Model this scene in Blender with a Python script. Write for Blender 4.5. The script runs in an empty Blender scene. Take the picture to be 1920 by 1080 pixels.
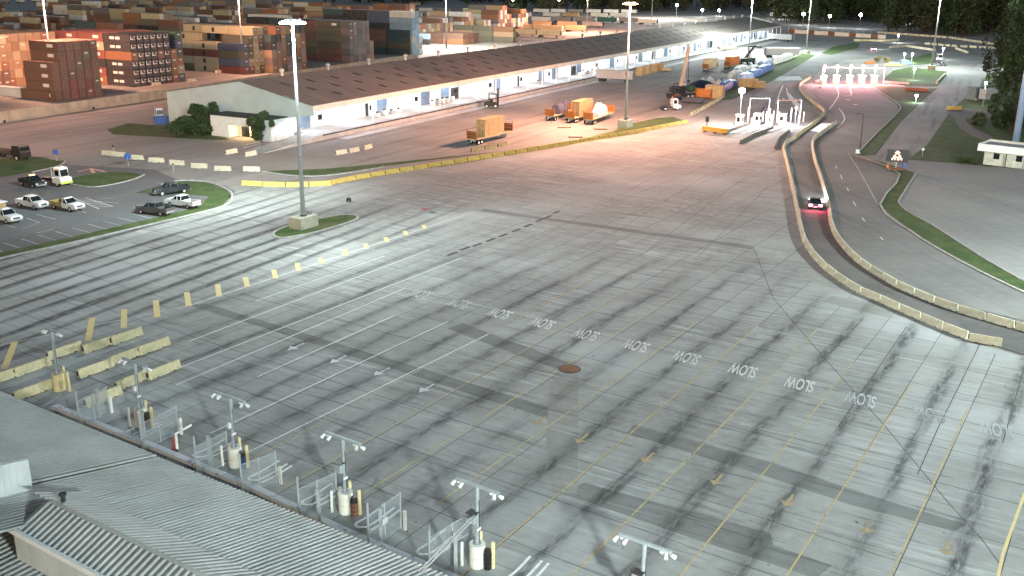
import bpy, math, random
from mathutils import Vector, Matrix
from mathutils.geometry import tessellate_polygon
R = math.radians
rnd = random.Random(11)
SC = bpy.context.scene
COL = SC.collection

# ------------------------------------------------------------------ camera, sky, exposure
F, TH, RO, H = 1868.0, R(17.58), R(0.5), 35.0          # focal length in photo pixels, pitch, roll, eye height in metres
FW = Vector((0, math.cos(TH), -math.sin(TH)))
UP0 = Vector((0, math.sin(TH), math.cos(TH))); RT0 = Vector((1, 0, 0))
RT = RT0 * math.cos(RO) + UP0 * math.sin(RO)
UP = UP0 * math.cos(RO) - RT0 * math.sin(RO)
cd = bpy.data.cameras.new('camera'); cam = bpy.data.objects.new('camera', cd); COL.objects.link(cam)
cd.sensor_width = 36; cd.lens = F / 1920 * 36; cd.clip_start = 0.5; cd.clip_end = 6000
cam.matrix_world = Matrix(((RT.x, UP.x, -FW.x, 0), (RT.y, UP.y, -FW.y, 0), (RT.z, UP.z, -FW.z, H), (0, 0, 0, 1)))
SC.camera = cam

W = bpy.data.worlds.new('World'); SC.world = W; W.use_nodes = True
wn = W.node_tree.nodes; wl = W.node_tree.links
bg = wn['Background']; sky = wn.new('ShaderNodeTexSky'); sky.sky_type = 'NISHITA'; sky.sun_disc = False
sky.sun_elevation = R(8); sky.sun_rotation = R(200)
wl.new(sky.outputs[0], bg.inputs[0]); bg.inputs[1].default_value = 0.08
sd = bpy.data.lights.new('moon', 'SUN'); sd.energy = 0.06; sd.angle = R(8); sd.color = (0.80, 0.90, 1.0)
so = bpy.data.objects.new('moon', sd); COL.objects.link(so); so.rotation_euler = (R(40), 0, R(-20))
SC.view_settings.view_transform = 'Standard'; SC.view_settings.look = 'None'
SC.view_settings.exposure = 0.47; SC.view_settings.gamma = 1.0; SC.view_settings.use_curve_mapping = False
SC.cycles.max_bounces = 4; SC.cycles.diffuse_bounces = 2; SC.cycles.glossy_bounces = 2
SC.cycles.sample_clamp_indirect = 4.0; SC.cycles.use_denoising = True
SC.cycles.caustics_reflective = False; SC.cycles.caustics_refractive = False

# ------------------------------------------------------------------ helpers
def ray(x, y):
    return (RT * (x - 960) - UP * (y - 540) + FW * F).normalized()
def G(x, y, z=0.0):
    """ground (or level z) position of a point surveyed on the photograph"""
    d = ray(x, y); t = (z - H) / d.z
    return Vector((d.x * t, d.y * t, z))
def proj(P):
    q = Vector(P) - Vector((0, 0, H)); z = q.dot(FW)
    return 960 + F * q.dot(RT) / z, 540 - F * q.dot(UP) / z, z
def GP(x, y, p0, n):
    d = ray(x, y); o = Vector((0, 0, H)); return o + d * ((p0 - o).dot(n) / d.dot(n))
def dirv(deg): return Vector((math.cos(R(deg)), math.sin(R(deg)), 0))
U = dirv(58.0); V = dirv(-34.7); SL0 = G(790, 550); PITCH = 5.53
UP3 = Vector((0, 0, 1))
ORD = 'first second third fourth fifth sixth seventh eighth ninth tenth eleventh twelfth thirteenth fourteenth fifteenth sixteenth seventeenth eighteenth nineteenth twentieth'.split()
TEN = {20: 'twenty', 30: 'thirty', 40: 'forty', 50: 'fifty', 60: 'sixty', 70: 'seventy', 80: 'eighty', 90: 'ninety'}
def nth(i):
    """ordinal word of index i (0 -> first)"""
    n = i + 1
    if n <= 20: return ORD[n - 1]
    t, u = n // 10 * 10, n % 10
    if u == 0: return TEN[t][:-1] + 'ieth'
    return TEN[t] + '-' + ORD[u - 1]

class MB:
    def __init__(s): s.v = []; s.f = []; s.m = []
    def face(s, pts, m=0):
        b = len(s.v); s.v += [tuple(p) for p in pts]; s.f.append(tuple(range(b, b + len(pts)))); s.m.append(m); return s
    def hexa(s, b, t, m=0):
        n = len(b); o = len(s.v); s.v += [tuple(p) for p in b] + [tuple(p) for p in t]
        s.f.append(tuple(o + i for i in reversed(range(n)))); s.f.append(tuple(o + n + i for i in range(n)))
        for i in range(n):
            j = (i + 1) % n; s.f.append((o + i, o + j, o + n + j, o + n + i))
        s.m += [m] * (n + 2); return s
    def box(s, x0, x1, y0, y1, z0, z1, m=0):
        return s.hexa([(x0, y0, z0), (x1, y0, z0), (x1, y1, z0), (x0, y1, z0)], [(x0, y0, z1), (x1, y0, z1), (x1, y1, z1), (x0, y1, z1)], m)
    def obox(s, c, ax, ay, sx, sy, z0, z1, m=0, tx=1.0, ty=1.0):
        c = Vector(c); a = Vector(ax) * sx / 2; b = Vector(ay) * sy / 2
        lo = [c - a - b, c + a - b, c + a + b, c - a + b]; a2, b2 = a * tx, b * ty
        hi = [c - a2 - b2, c + a2 - b2, c + a2 + b2, c - a2 + b2]
        return s.hexa([(p.x, p.y, c.z + z0) for p in lo], [(p.x, p.y, c.z + z1) for p in hi], m)
    def prism(s, poly, z0, z1, m=0):
        return s.hexa([(p[0], p[1], z0) for p in poly], [(p[0], p[1], z1) for p in poly], m)
    def xprism(s, prof, y0, y1, m=0, ins=None):
        """profile in the x-z plane, swept along y; ins narrows given profile points on both sides"""
        ins = ins or [0] * len(prof)
        a = [(p[0], y0 + q, p[1]) for p, q in zip(prof, ins)]; b = [(p[0], y1 - q, p[1]) for p, q in zip(prof, ins)]
        return s.hexa(a, b, m)
    def cyl(s, p0, p1, r0, r1=None, n=8, m=0):
        p0, p1 = Vector(p0), Vector(p1); r1 = r0 if r1 is None else r1
        d = (p1 - p0).normalized(); a = d.orthogonal().normalized(); b = d.cross(a)
        c = [(math.cos(2 * math.pi * i / n), math.sin(2 * math.pi * i / n)) for i in range(n)]
        return s.hexa([p0 + (a * x + b * y) * r0 for x, y in c], [p1 + (a * x + b * y) * r1 for x, y in c], m)
    def ball(s, c, r, n=8, k=5, m=0, sz=1.0):
        c = Vector(c); o = len(s.v)
        s.v.append(tuple(c - UP3 * r * sz))
        for j in range(1, k):
            t = math.pi * j / k - math.pi / 2
            for i in range(n):
                a = 2 * math.pi * i / n; s.v.append((c.x + r * math.cos(t) * math.cos(a), c.y + r * math.cos(t) * math.sin(a), c.z + r * sz * math.sin(t)))
        s.v.append(tuple(c + UP3 * r * sz)); top = len(s.v) - 1
        for i in range(n): s.f.append((o, o + 1 + (i + 1) % n, o + 1 + i)); s.m.append(m)
        for j in range(k - 2):
            for i in range(n):
                a = o + 1 + j * n; s.f.append((a + i, a + (i + 1) % n, a + n + (i + 1) % n, a + n + i)); s.m.append(m)
        for i in range(n): s.f.append((top, top - n + i, top - n + (i + 1) % n)); s.m.append(m)
        return s
    def mesh(s, name, mats):
        me = bpy.data.meshes.new(name); me.from_pydata(s.v, [], s.f)
        for k in (mats if isinstance(mats, (list, tuple)) else [mats]): me.materials.append(k)
        if any(s.m): me.polygons.foreach_set('material_index', s.m)
        me.validate(); me.update(); return me
    def build(s, name, mats, parent=None, smooth=False):
        me = s.mesh(name, mats)
        if smooth: me.polygons.foreach_set('use_smooth', [True] * len(me.polygons))
        return link(name, me, parent)
def link(name, me, parent=None, loc=None, rz=0):
    o = bpy.data.objects.new(name, me); COL.objects.link(o)
    if parent: o.parent = parent
    if loc is not None: o.location = loc
    if rz: o.rotation_euler = (0, 0, rz)
    return o
def tag(o, label=None, cat=None, group=None, kind=None):
    if label: o['label'] = label
    if cat: o['category'] = cat
    if group: o['group'] = group
    if kind: o['kind'] = kind
    return o
def thing(name, label, cat, loc=(0, 0, 0), rz=0.0, group=None):
    o = link(name, None, None, loc, rz); o.empty_display_size = 0.5
    return tag(o, label, cat, group)
KIDS = {}
def kids(o):
    return [c for c in o.children]
def dup(o, loc=None, rz=None, label=None, parent=None):
    c = o.copy(); COL.objects.link(c)
    if parent: c.parent = parent
    if loc is not None: c.location = loc
    if rz is not None: c.rotation_euler = (0, 0, rz)
    if label: c['label'] = label
    for k in o.children: dup(k, parent=c)
    return c
def smooth_path(pts, n=6, closed=False):
    P = [Vector(p) for p in pts]; out = []; N = len(P)
    rng = range(N) if closed else range(N - 1)
    for i in rng:
        if closed: p0, p1, p2, p3 = P[(i - 1) % N], P[i], P[(i + 1) % N], P[(i + 2) % N]
        else: p0, p1, p2, p3 = P[max(i - 1, 0)], P[i], P[i + 1], P[min(i + 2, N - 1)]
        for k in range(n):
            t = k / n
            out.append(0.5 * (2 * p1 + (p2 - p0) * t + (2 * p0 - 5 * p1 + 4 * p2 - p3) * t * t + (3 * p1 - p0 - 3 * p2 + p3) * t ** 3))
    if not closed: out.append(P[-1])
    return out
def walk(path, step, start=0.0):
    """points every step metres along a polyline, with the direction there"""
    res = []; acc = -start
    for a, b in zip(path, path[1:]):
        L = (b - a).length
        if L < 1e-6: continue
        while acc <= L:
            if acc >= 0: res.append((a + (b - a) * (acc / L), (b - a) / L))
            acc += step
        acc -= L
    return res
def sheet(name, pts, mat, z=0.004, parent=None, kind='structure', label=None, smooth=0):
    P = [Vector((p[0], p[1], 0)) for p in pts]
    if smooth: P = smooth_path(P, smooth, True)
    me = bpy.data.meshes.new(name); tri = tessellate_polygon([P])
    me.from_pydata([(p.x, p.y, z) for p in P], [], [tuple(t) for t in tri]); me.materials.append(mat); me.validate(); me.update()
    if me.polygons and me.polygons[0].normal.z < 0: me.flip_normals()
    o = link(name, me, parent)
    if kind: o['kind'] = kind
    if label: o['label'] = label
    return o
def px(*q, z=0.0): return [G(a, b, z) for a, b in q]
def strip(mb, path, w, z=0.012, m=0):
    """flat ribbon of width w along a path"""
    L = []; Rr = []
    for i, p in enumerate(path):
        d = (path[min(i + 1, len(path) - 1)] - path[max(i - 1, 0)]); d.z = 0; d.normalize(); n = Vector((-d.y, d.x, 0)) * (w / 2)
        L.append(p + n); Rr.append(p - n)
    for i in range(len(path) - 1):
        mb.face([(q.x, q.y, z) for q in (L[i], Rr[i], Rr[i + 1], L[i + 1])], m)
def ribbon3(mb, path, w, z0, z1, m=0):
    """raised kerb of width w along a path"""
    L = []; Rr = []
    for i, p in enumerate(path):
        d = (path[min(i + 1, len(path) - 1)] - path[max(i - 1, 0)]); d.z = 0; d.normalize(); n = Vector((-d.y, d.x, 0)) * (w / 2)
        L.append(p + n); Rr.append(p - n)
    for i in range(len(path) - 1):
        a, b, c, d = L[i], Rr[i], Rr[i + 1], L[i + 1]
        mb.face([(a.x, a.y, z1), (b.x, b.y, z1), (c.x, c.y, z1), (d.x, d.y, z1)], m)
        mb.face([(b.x, b.y, z0), (c.x, c.y, z0), (c.x, c.y, z1), (b.x, b.y, z1)], m)
        mb.face([(d.x, d.y, z0), (a.x, a.y, z0), (a.x, a.y, z1), (d.x, d.y, z1)], m)

# ------------------------------------------------------------------ materials
class NT:
    def __init__(s, name):
        s.mat = bpy.data.materials.new(name); s.mat.use_nodes = True; s.n = s.mat.node_tree.nodes; s.l = s.mat.node_tree.links
        s.b = s.n['Principled BSDF']
    def put(s, sock, v):
        if isinstance(v, bpy.types.NodeSocket): s.l.new(v, sock)
        else: sock.default_value = v
    def math(s, op, a, b=0.0, c=0.0, clamp=False):
        k = s.n.new('ShaderNodeMath'); k.operation = op; k.use_clamp = clamp
        for i, v in enumerate((a, b, c)): s.put(k.inputs[i], v)
        return k.outputs[0]
    def pos(s): return s.n.new('ShaderNodeNewGeometry').outputs['Position']
    def obj(s): return s.n.new('ShaderNodeTexCoord').outputs['Object']
    def dot(s, a, v):
        k = s.n.new('ShaderNodeVectorMath'); k.operation = 'DOT_PRODUCT'; s.put(k.inputs[0], a); k.inputs[1].default_value = v; return k.outputs['Value']
    def xyz(s, x, y, z=0.0):
        k = s.n.new('ShaderNodeCombineXYZ')
        for i, v in enumerate((x, y, z)): s.put(k.inputs[i], v)
        return k.outputs[0]
    def noise(s, vec, scale, detail=3.0, rough=0.55):
        k = s.n.new('ShaderNodeTexNoise'); s.put(k.inputs['Vector'], vec); k.inputs['Scale'].default_value = scale
        k.inputs['Detail'].default_value = detail; k.inputs['Roughness'].default_value = rough; return k.outputs['Fac']
    def ss(s, v, lo, hi, a=0.0, b=1.0):
        k = s.n.new('ShaderNodeMapRange'); k.interpolation_type = 'SMOOTHSTEP'; s.put(k.inputs[0], v)
        for i, q in zip((1, 2, 3, 4), (lo, hi, a, b)): s.put(k.inputs[i], q)
        return k.outputs[0]
    def mix(s, f, a, b, mode='MIX'):
        k = s.n.new('ShaderNodeMix'); k.data_type = 'RGBA'; k.blend_type = mode; s.put(k.inputs[0], f)
        s.put(k.inputs[6], a if isinstance(a, bpy.types.NodeSocket) else (*a, 1)); s.put(k.inputs[7], b if isinstance(b, bpy.types.NodeSocket) else (*b, 1))
        return k.outputs[2]
    def gray(s, v): return s.xyz(v, v, v)
    def bump(s, h, dist=0.02, st=0.6):
        k = s.n.new('ShaderNodeBump'); k.inputs['Strength'].default_value = st; k.inputs['Distance'].default_value = dist
        s.put(k.inputs['Height'], h); s.l.new(k.outputs[0], s.b.inputs['Normal'])
    def out(s, col, rough=0.8, metal=0.0):
        s.put(s.b.inputs['Base Color'], col if isinstance(col, bpy.types.NodeSocket) else (*col, 1)); s.put(s.b.inputs['Roughness'], rough)
        s.b.inputs['Metallic'].default_value = metal; return s.mat
MATS = {}
def pm(name, col, rough=0.7, var=0.18, scale=1.5, metal=0.0, bump=0.0, dirt=None, objvar=0.0):
    """painted / plain surface with soft mottling and a little wear"""
    if name in MATS: return MATS[name]
    t = NT(name); co = t.obj(); f = t.noise(co, scale, 4)
    lo = tuple(c * (1 - var) for c in col); hi = tuple(min(1, c * (1 + var)) for c in col)
    c = t.mix(t.ss(f, .3, .7), lo, hi)
    if dirt: c = t.mix(t.ss(t.noise(co, scale * 2.3, 5, .7), .56, .72), c, dirt)
    if objvar:
        r = t.n.new('ShaderNodeObjectInfo').outputs['Random']
        c = t.mix(1.0, c, t.gray(t.math('MULTIPLY_ADD', r, objvar, 1 - objvar / 2)), 'MULTIPLY')
    if bump: t.bump(t.noise(co, scale * 8, 4), bump)
    MATS[name] = t.out(c, rough, metal); return MATS[name]
def em(name, col, st, base=(.8, .8, .8)):
    if name in MATS: return MATS[name]
    t = NT(name); t.out(base, .4); t.b.inputs['Emission Color'].default_value = (*col, 1); t.b.inputs['Emission Strength'].default_value = st
    MATS[name] = t.mat; return t.mat

def concrete_apron(name='apron_concrete', tone=(1, 1, 1)):
    t = NT(name); p = t.pos()
    u = t.dot(t_sub(t, p, SL0), tuple(U)); v = t.dot(t_sub(t, p, SL0), tuple(VP))
    r = t.n.new('ShaderNodeObjectInfo').outputs['Random']
    base = t.mix(t.ss(t.noise(p, 0.05, 3), .35, .65), (.245, .247, .232), (.330, .336, .320))
    base = t.mix(t.math('MULTIPLY', t.ss(t.noise(p, 0.9, 6, .65), .35, .7), .55), base, (.39, .395, .38))
    # broom and scrape marks running across the lanes
    cr = t.noise(t.xyz(t.math('MULTIPLY', u, 1.5), t.math('MULTIPLY', v, .11), r), 1.0, 5, .62)
    patch = t.ss(t.noise(p, 0.045, 2), .42, .62)
    base = t.mix(t.math('MULTIPLY', t.ss(cr, .50, .74), t.math('MULTIPLY_ADD', patch, .75, .15)), base, (.52, .54, .53))
    cr2 = t.noise(t.xyz(t.math('MULTIPLY', u, 2.3), t.math('MULTIPLY', v, .16), 7.7), 1.0, 5, .6)
    base = t.mix(t.math('MULTIPLY', t.ss(cr2, .53, .70), .70), base, (.13, .135, .13))
    # rubber and oil down the middle of every lane
    wob = t.math('MULTIPLY_ADD', t.noise(t.xyz(t.math('MULTIPLY', u, .05), t.math('MULTIPLY', v, .3), 1.0), 1.0, 2), 1.6, -.8)
    ph = t.math('FRACT', t.math('MULTIPLY_ADD', t.math('ADD', v, wob), 1 / (PITCH * COSV), .5))
    d = t.math('ABSOLUTE', t.math('SUBTRACT', ph, .5))
    core = t.ss(d, .19, .015)
    gran = t.noise(t.xyz(t.math('MULTIPLY', u, .55), t.math('MULTIPLY', v, 2.0), 3.0), 1.0, 6, .72)
    along = t.noise(t.xyz(t.math('MULTIPLY', u, .045), t.math('MULTIPLY', v, .16), 5.0), 1.0, 3)
    reach = t.ss(t.math('ADD', u, t.math('MULTIPLY', along, 40.0)), 66.0, 24.0)
    lane = t.math('FLOOR', t.math('MULTIPLY_ADD', v, 1 / (PITCH * COSV), .5))
    lv = t.noise(t.xyz(t.math('MULTIPLY', lane, 3.7), t.math('MULTIPLY', u, .012), 2.0), 1.0, 2)
    halo = t.math('MULTIPLY', t.ss(d, .30, .0), t.ss(along, .28, .60, .12, .40))
    drip = t.noise(t.xyz(t.math('MULTIPLY', u, .22), t.math('MULTIPLY', v, .9), 8.0), 1.0, 5, .65)
    body = t.math('MULTIPLY', core, t.math('MULTIPLY', t.ss(gran, .22, .60), t.ss(drip, .30, .62, .25, 1.0)))
    amt = t.math('MULTIPLY', t.math('MAXIMUM', body, halo), t.math('MULTIPLY', t.ss(lv, .30, .60, .45, 1.0), reach))
    # the exit lanes beyond the painted median carry their own, straighter tracks
    q = t_sub(t, p, G(355, 573)); uL = t.dot(q, tuple(dirv(57.3))); vL = t.dot(q, tuple(dirv(-32.7)))
    inl = t.ss(vL, -.3, -1.6)
    q2 = t_sub(t, p, G(0, 605)); v2 = t.dot(q2, tuple(dirv(64.5 - 90)))
    w2 = t.math('MULTIPLY_ADD', t.noise(t.xyz(t.math('MULTIPLY', uL, .04), t.math('MULTIPLY', v2, .2), 1.0), 1.0, 2), 2.4, -1.2)
    ph2 = t.math('FRACT', t.math('MULTIPLY_ADD', t.math('ADD', v2, w2), 1 / 3.35, .5)); d2 = t.math('ABSOLUTE', t.math('SUBTRACT', ph2, .5))
    al2 = t.noise(t.xyz(t.math('MULTIPLY', uL, .03), t.math('MULTIPLY', v2, .3), 9.0), 1.0, 3)
    far = t.ss(uL, 70.0, 25.0)
    amt2 = t.math('MULTIPLY', t.math('MULTIPLY', t.ss(d2, .27, .04), t.ss(gran, .22, .55)), t.math('MULTIPLY', t.ss(al2, .36, .56, .25, 1.0), far))
    a = t.math('ADD', t.math('MULTIPLY', amt, t.math('SUBTRACT', 1.0, inl)), t.math('MULTIPLY', amt2, inl), clamp=True)
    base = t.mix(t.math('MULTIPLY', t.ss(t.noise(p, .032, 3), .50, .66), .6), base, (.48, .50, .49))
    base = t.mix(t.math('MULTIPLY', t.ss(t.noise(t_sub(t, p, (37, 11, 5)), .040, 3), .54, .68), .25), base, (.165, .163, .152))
    base = t.mix(t.math('MULTIPLY', a, .92), base, (.030, .032, .034))
    sp = t.ss(t.noise(p, 1.7, 3, .5), .70, .76); base = t.mix(t.math('MULTIPLY', sp, .7), base, (.06, .06, .06))
    base = t.mix(1.0, base, t.gray(t.math('MULTIPLY_ADD', r, .16, .92)), 'MULTIPLY')
    if tone[0] != 1: base = t.mix(1.0, base, tone, 'MULTIPLY')
    t.bump(t.noise(p, 6, 4), .01, .4)
    return t.out(base, t.ss(t.noise(p, .4, 3), .3, .7, .82, .95))
def t_sub(t, p, q):
    k = t.n.new('ShaderNodeVectorMath'); k.operation = 'SUBTRACT'; t.put(k.inputs[0], p); k.inputs[1].default_value = tuple(q); return k.outputs[0]
VP = dirv(-32.0); COSV = V.dot(VP)
def ground_mat(name, a, b, streak_deg, c=(.06, .06, .06), amt=.5, grain=.9, rough=.85):
    t = NT(name); p = t.pos(); u = t.dot(p, tuple(dirv(streak_deg))); v = t.dot(p, tuple(dirv(streak_deg - 90)))
    base = t.mix(t.ss(t.noise(p, .06, 4), .35, .65), a, b)
    base = t.mix(t.math('MULTIPLY', t.ss(t.noise(p, grain, 6, .7), .38, .72), .35), base, tuple(min(1, q * 1.35) for q in b))
    st = t.noise(t.xyz(t.math('MULTIPLY', u, .018), t.math('MULTIPLY', v, .42), 0.0), 1.0, 5, .6)
    base = t.mix(t.math('MULTIPLY', t.ss(st, .50, .72), amt), base, c)
    st2 = t.noise(t.xyz(t.math('MULTIPLY', u, .01), t.math('MULTIPLY', v, .25), 4.0), 1.0, 4, .6)
    base = t.mix(t.math('MULTIPLY', t.ss(st2, .55, .75), .35), base, tuple(min(1, q * 1.6) for q in b))
    t.bump(t.noise(p, 8, 4), .01, .4)
    return t.out(base, rough)
def grass_mat():
    t = NT('grass'); p = t.pos(); c = t.mix(t.ss(t.noise(p, .35, 4), .35, .65), (.042, .085, .016), (.088, .132, .034))
    c = t.mix(t.math('MULTIPLY', t.ss(t.noise(p, 2.5, 5, .7), .4, .7), .7), c, (.022, .045, .010))
    c = t.mix(t.math('MULTIPLY', t.ss(t.noise(p, .14, 4), .55, .7), .6), c, (.12, .105, .055))
    t.bump(t.noise(p, 5, 5, .7), .12, 1.0); return t.out(c, .95)
M_APRON = concrete_apron()
M_JOINT = pm('joint_filler', (.035, .035, .035), .9)
M_YARD = ground_mat('yard_asphalt', (.225, .212, .195), (.292, .275, .252), 62.0)
M_ROAD = ground_mat('road_asphalt', (.150, .148, .142), (.20, .195, .185), 100.0, amt=.35)
M_LOT = ground_mat('lot_asphalt', (.105, .110, .112), (.135, .140, .142), 58.0, amt=.12)
M_OLDC = ground_mat('old_concrete', (.215, .215, .205), (.27, .268, .255), 100.0, c=(.12, .12, .12), amt=.3)
M_SIDER = ground_mat('side_road_concrete', (.205, .20, .19), (.27, .265, .25), 66.0, c=(.05, .05, .05), amt=.85)
M_LANEC = ground_mat('truck_lane_surface', (.085, .082, .078), (.15, .145, .135), 95.0, amt=.5)
M_GRASS = grass_mat()
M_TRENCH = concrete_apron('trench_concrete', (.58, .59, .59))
M_PATCH = concrete_apron('patch_concrete', (.92, .90, .87))
M_KERB = pm('kerb_concrete', (.40, .39, .36), .85, .2, 1.2, dirt=(.15, .14, .13))
def paint(name, col, worn=.55):
    t = NT(name); p = t.pos(); f = t.ss(t.noise(p, 3.5, 6, .75), worn - .12, worn + .12)
    g = t.ss(t.noise(p, .25, 3), .35, .7)
    return t.out(t.mix(t.math('MULTIPLY', f, t.math('MULTIPLY_ADD', g, .6, .4)), col, (.15, .155, .15)), .7)
M_WHITE = paint('white_road_paint', (.80, .80, .78), .60)
M_WORNW = paint('worn_white_road_paint', (.72, .73, .72), .47)
M_YEL = paint('yellow_road_paint', (.62, .46, .19), .50)
M_CREAM = paint('cream_road_paint', (.72, .58, .26), .62)
M_WORNY = paint('worn_yellow_paint', (.50, .37, .15), .46)
M_TAR = pm('tar_seal', (.055, .055, .055), .8)
M_GHOST = paint('ghost_road_paint', (.60, .62, .62), .36)
M_WORD = paint('word_paint', (.74, .75, .73), .52)
M_BARY = pm('cream_barrier_paint', (.60, .53, .33), .8, .16, 1.4, dirt=(.24, .21, .13), objvar=.3)
M_BARD = pm('grimy_barrier', (.17, .15, .115), .9, .3, 1.4, dirt=(.07, .06, .05), objvar=.4)
M_BARW = pm('pale_barrier_concrete', (.60, .56, .42), .85, .14, 1.4, dirt=(.24, .22, .18), objvar=.25)
M_BARG = pm('yellow_barrier_paint', (.62, .44, .12), .8, .14, 1.4, dirt=(.24, .19, .09), objvar=.25)
M_GALV = pm('galvanised_steel', (.40, .44, .46), .55, .12, 3, metal=.25)
M_GREY = pm('grey_metal', (.30, .32, .33), .55, .12, 2)
M_DARK = pm('dark_metal', (.028, .028, .030), .5, .2, 2)
M_BLACK = pm('black_plastic', (.012, .012, .013), .45)
M_RUB = pm('tyre_rubber', (.016, .016, .016), .85)
M_RIM = pm('wheel_steel', (.55, .55, .55), .4, metal=.3)
M_GLASS = pm('dark_glass', (.012, .015, .018), .08)
M_WPAINT = pm('white_paint', (.78, .78, .76), .45, .06)
M_STEELW = pm('off_white_sheet', (.50, .53, .53), .55, .08, .8)
M_WOOD = pm('crate_plywood', (.50, .34, .17), .8, .2, 1.2, objvar=.12)
M_BATTEN = pm('crate_batten', (.58, .41, .22), .8, .2, 2)
M_ORANGE = pm('orange_paint', (.52, .17, .035), .55, .15, 2)
M_RUST = pm('rusty_steel', (.19, .085, .035), .8, .3, 2)
M_BLUE = pm('blue_paint', (.035, .10, .35), .5, .12)
M_TARPB = pm('blue_grey_tarpaulin', (.10, .115, .17), .55, .2, .9, bump=.05)
M_TARPW = pm('white_tarpaulin', (.74, .74, .70), .6, .1, .9, bump=.05)
M_RED = pm('red_paint', (.42, .035, .03), .5)
M_LAMPW = em('cool_lamp', (.86, .93, 1.0), 60.0)
M_LAMPO = em('sodium_lamp', (1.0, .50, .18), 60.0)
M_SMALLW = em('small_cool_lamp', (.88, .94, 1.0), 40.0)

def light(name, kind, loc, power, col, parent=None, aim=None, size=1.0, spot=120, blend=.9):
    d = bpy.data.lights.new(name, kind); d.energy = power; d.color = col
    if kind == 'SPOT': d.spot_size = R(spot); d.spot_blend = blend; d.shadow_soft_size = size
    elif kind == 'POINT': d.shadow_soft_size = size
    o = bpy.data.objects.new(name, d); COL.objects.link(o); o.location = loc
    if parent: o.parent = parent
    if aim is not None:
        base = Vector(loc) + (Vector(parent.location) if parent else Vector())
        o.rotation_euler = (Vector(aim) - base).to_track_quat('-Z', 'Y').to_euler()
    return o
COOL = (.84, .98, .96); NEUT = (1.0, .92, .82); SOD = (1.0, .475, .32)

# ================================================================== GROUND
sheet('ground', [(-3000, -600), (3000, -600), (3000, 5000), (-3000, 5000)], M_YARD, -0.06)
AP = px((-420, 760), (-250, 560), (0, 488), (215, 434), (385, 395), (440, 373), (452, 352), (605, 350), (640, 344), (960, 292), (1290, 235), (1330, 258), (1475, 262), (1487, 330), (1500, 420), (1512, 462), (1560, 517), (1651, 572), (1732, 606), (1817, 642), (1872, 655), (1990, 690), (2300, 820), (2300, 1500), (1200, 1500), (300, 1500))
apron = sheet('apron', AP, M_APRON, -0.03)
def inside(p, poly):
    c = False; n = len(poly)
    for i in range(n):
        a, b = poly[i], poly[(i + 1) % n]
        if (a.y > p.y) != (b.y > p.y) and p.x < (b.x - a.x) * (p.y - a.y) / (b.y - a.y) + a.x: c = not c
    return c
SU, SV, GAP = 6.1, PITCH, 0.045
def slab_verts(o, inset):
    c = []
    for a, b in ((0, 0), (1, 0), (1, 1), (0, 1)):
        c.append(o + U * (inset + a * (SU - 2 * inset)) + V * (inset + b * (SV - 2 * inset)))
    return c
def slab_mesh(mb, o):
    lo = slab_verts(o, GAP / 2); hi = slab_verts(o, GAP / 2 + .02); t = [(p.x, p.y, 0) for p in hi]; m = [(p.x, p.y, -.012) for p in lo]; b = [(p.x, p.y, -.05) for p in lo]
    mb.face(list(reversed(t)))
    for i in range(4):
        j = (i + 1) % 4; mb.face([t[i], t[j], m[j], m[i]]); mb.face([m[i], m[j], b[j], b[i]], 1)
    mb.face([(q.x, q.y, -.022) for q in reversed(slab_verts(o, -GAP / 2))], 1)
mb = MB(); slab_mesh(mb, Vector((0, 0, 0))); slab_me = mb.mesh('concrete_slab', [M_APRON, M_JOINT])
cells = []
for i in range(-16, 32):
    for j in range(-14, 22):
        o = SL0 + U * (i * SU) + V * ((j - .5) * SV); o.z = 0; c = o + U * SU / 2 + V * SV / 2
        if not inside(c, AP): continue
        x, y, z = proj(c)
        vis = z > 5 and -90 < x < 2010 and 150 < y < 1190
        cells.append((0 if vis else 1, z, o))
cells.sort(key=lambda q: (q[0], q[1]))
rest = MB()
for k, (nv, z, o) in enumerate(cells):
    if k < 300 and not nv: link('concrete_slab', slab_me, apron, o)
    else: slab_mesh(rest, o)
if rest.f: tag(rest.build('slab_field', [M_APRON, M_JOINT], apron), kind='stuff')

# roads, lots and verges round the apron
sheet('yard_pavement', px((-300, 330), (0, 232), (300, 190), (560, 300), (700, 262), (1430, 80), (1560, 92), (1480, 130), (1350, 190), (1285, 228), (960, 287), (640, 338), (460, 340), (200, 300)), M_YARD, -0.02)
sheet('truck_lane', px((1478, 250), (1530, 212), (1560, 228), (1528, 262), (1530, 300), (1553, 380), (1565, 440), (1600, 490), (1680, 535), (1800, 575), (2000, 622), (2000, 690), (1870, 650), (1651, 570), (1560, 515), (1512, 460), (1490, 330)), M_LANEC, 0.006)
sheet('right_road', px((1530, 262), (1548, 240), (1560, 215), (1520, 170), (1545, 150), (1640, 160), (1662, 182), (1682, 196), (1684, 208), (1645, 250), (1600, 292), (1626, 299), (1690, 325), (1649, 385), (1705, 433), (1765, 471), (1840, 510), (1900, 539), (2000, 580), (2000, 620), (1800, 573), (1680, 533), (1600, 487), (1565, 438), (1553, 378), (1532, 300)), M_ROAD, 0.004)
sheet('right_lot', px((1720, 325), (1700, 300), (1840, 312), (2100, 330), (2100, 640), (1925, 533), (1840, 483), (1752, 426), (1683, 379), (1717, 326)), M_OLDC, 0.002)
sheet('side_road', px((1640, 292), (1690, 228), (1745, 172), (1790, 128), (1858, 130), (1838, 162), (1786, 203), (1738, 272), (1704, 300), (1690, 308)), M_SIDER, 0.006)
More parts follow.
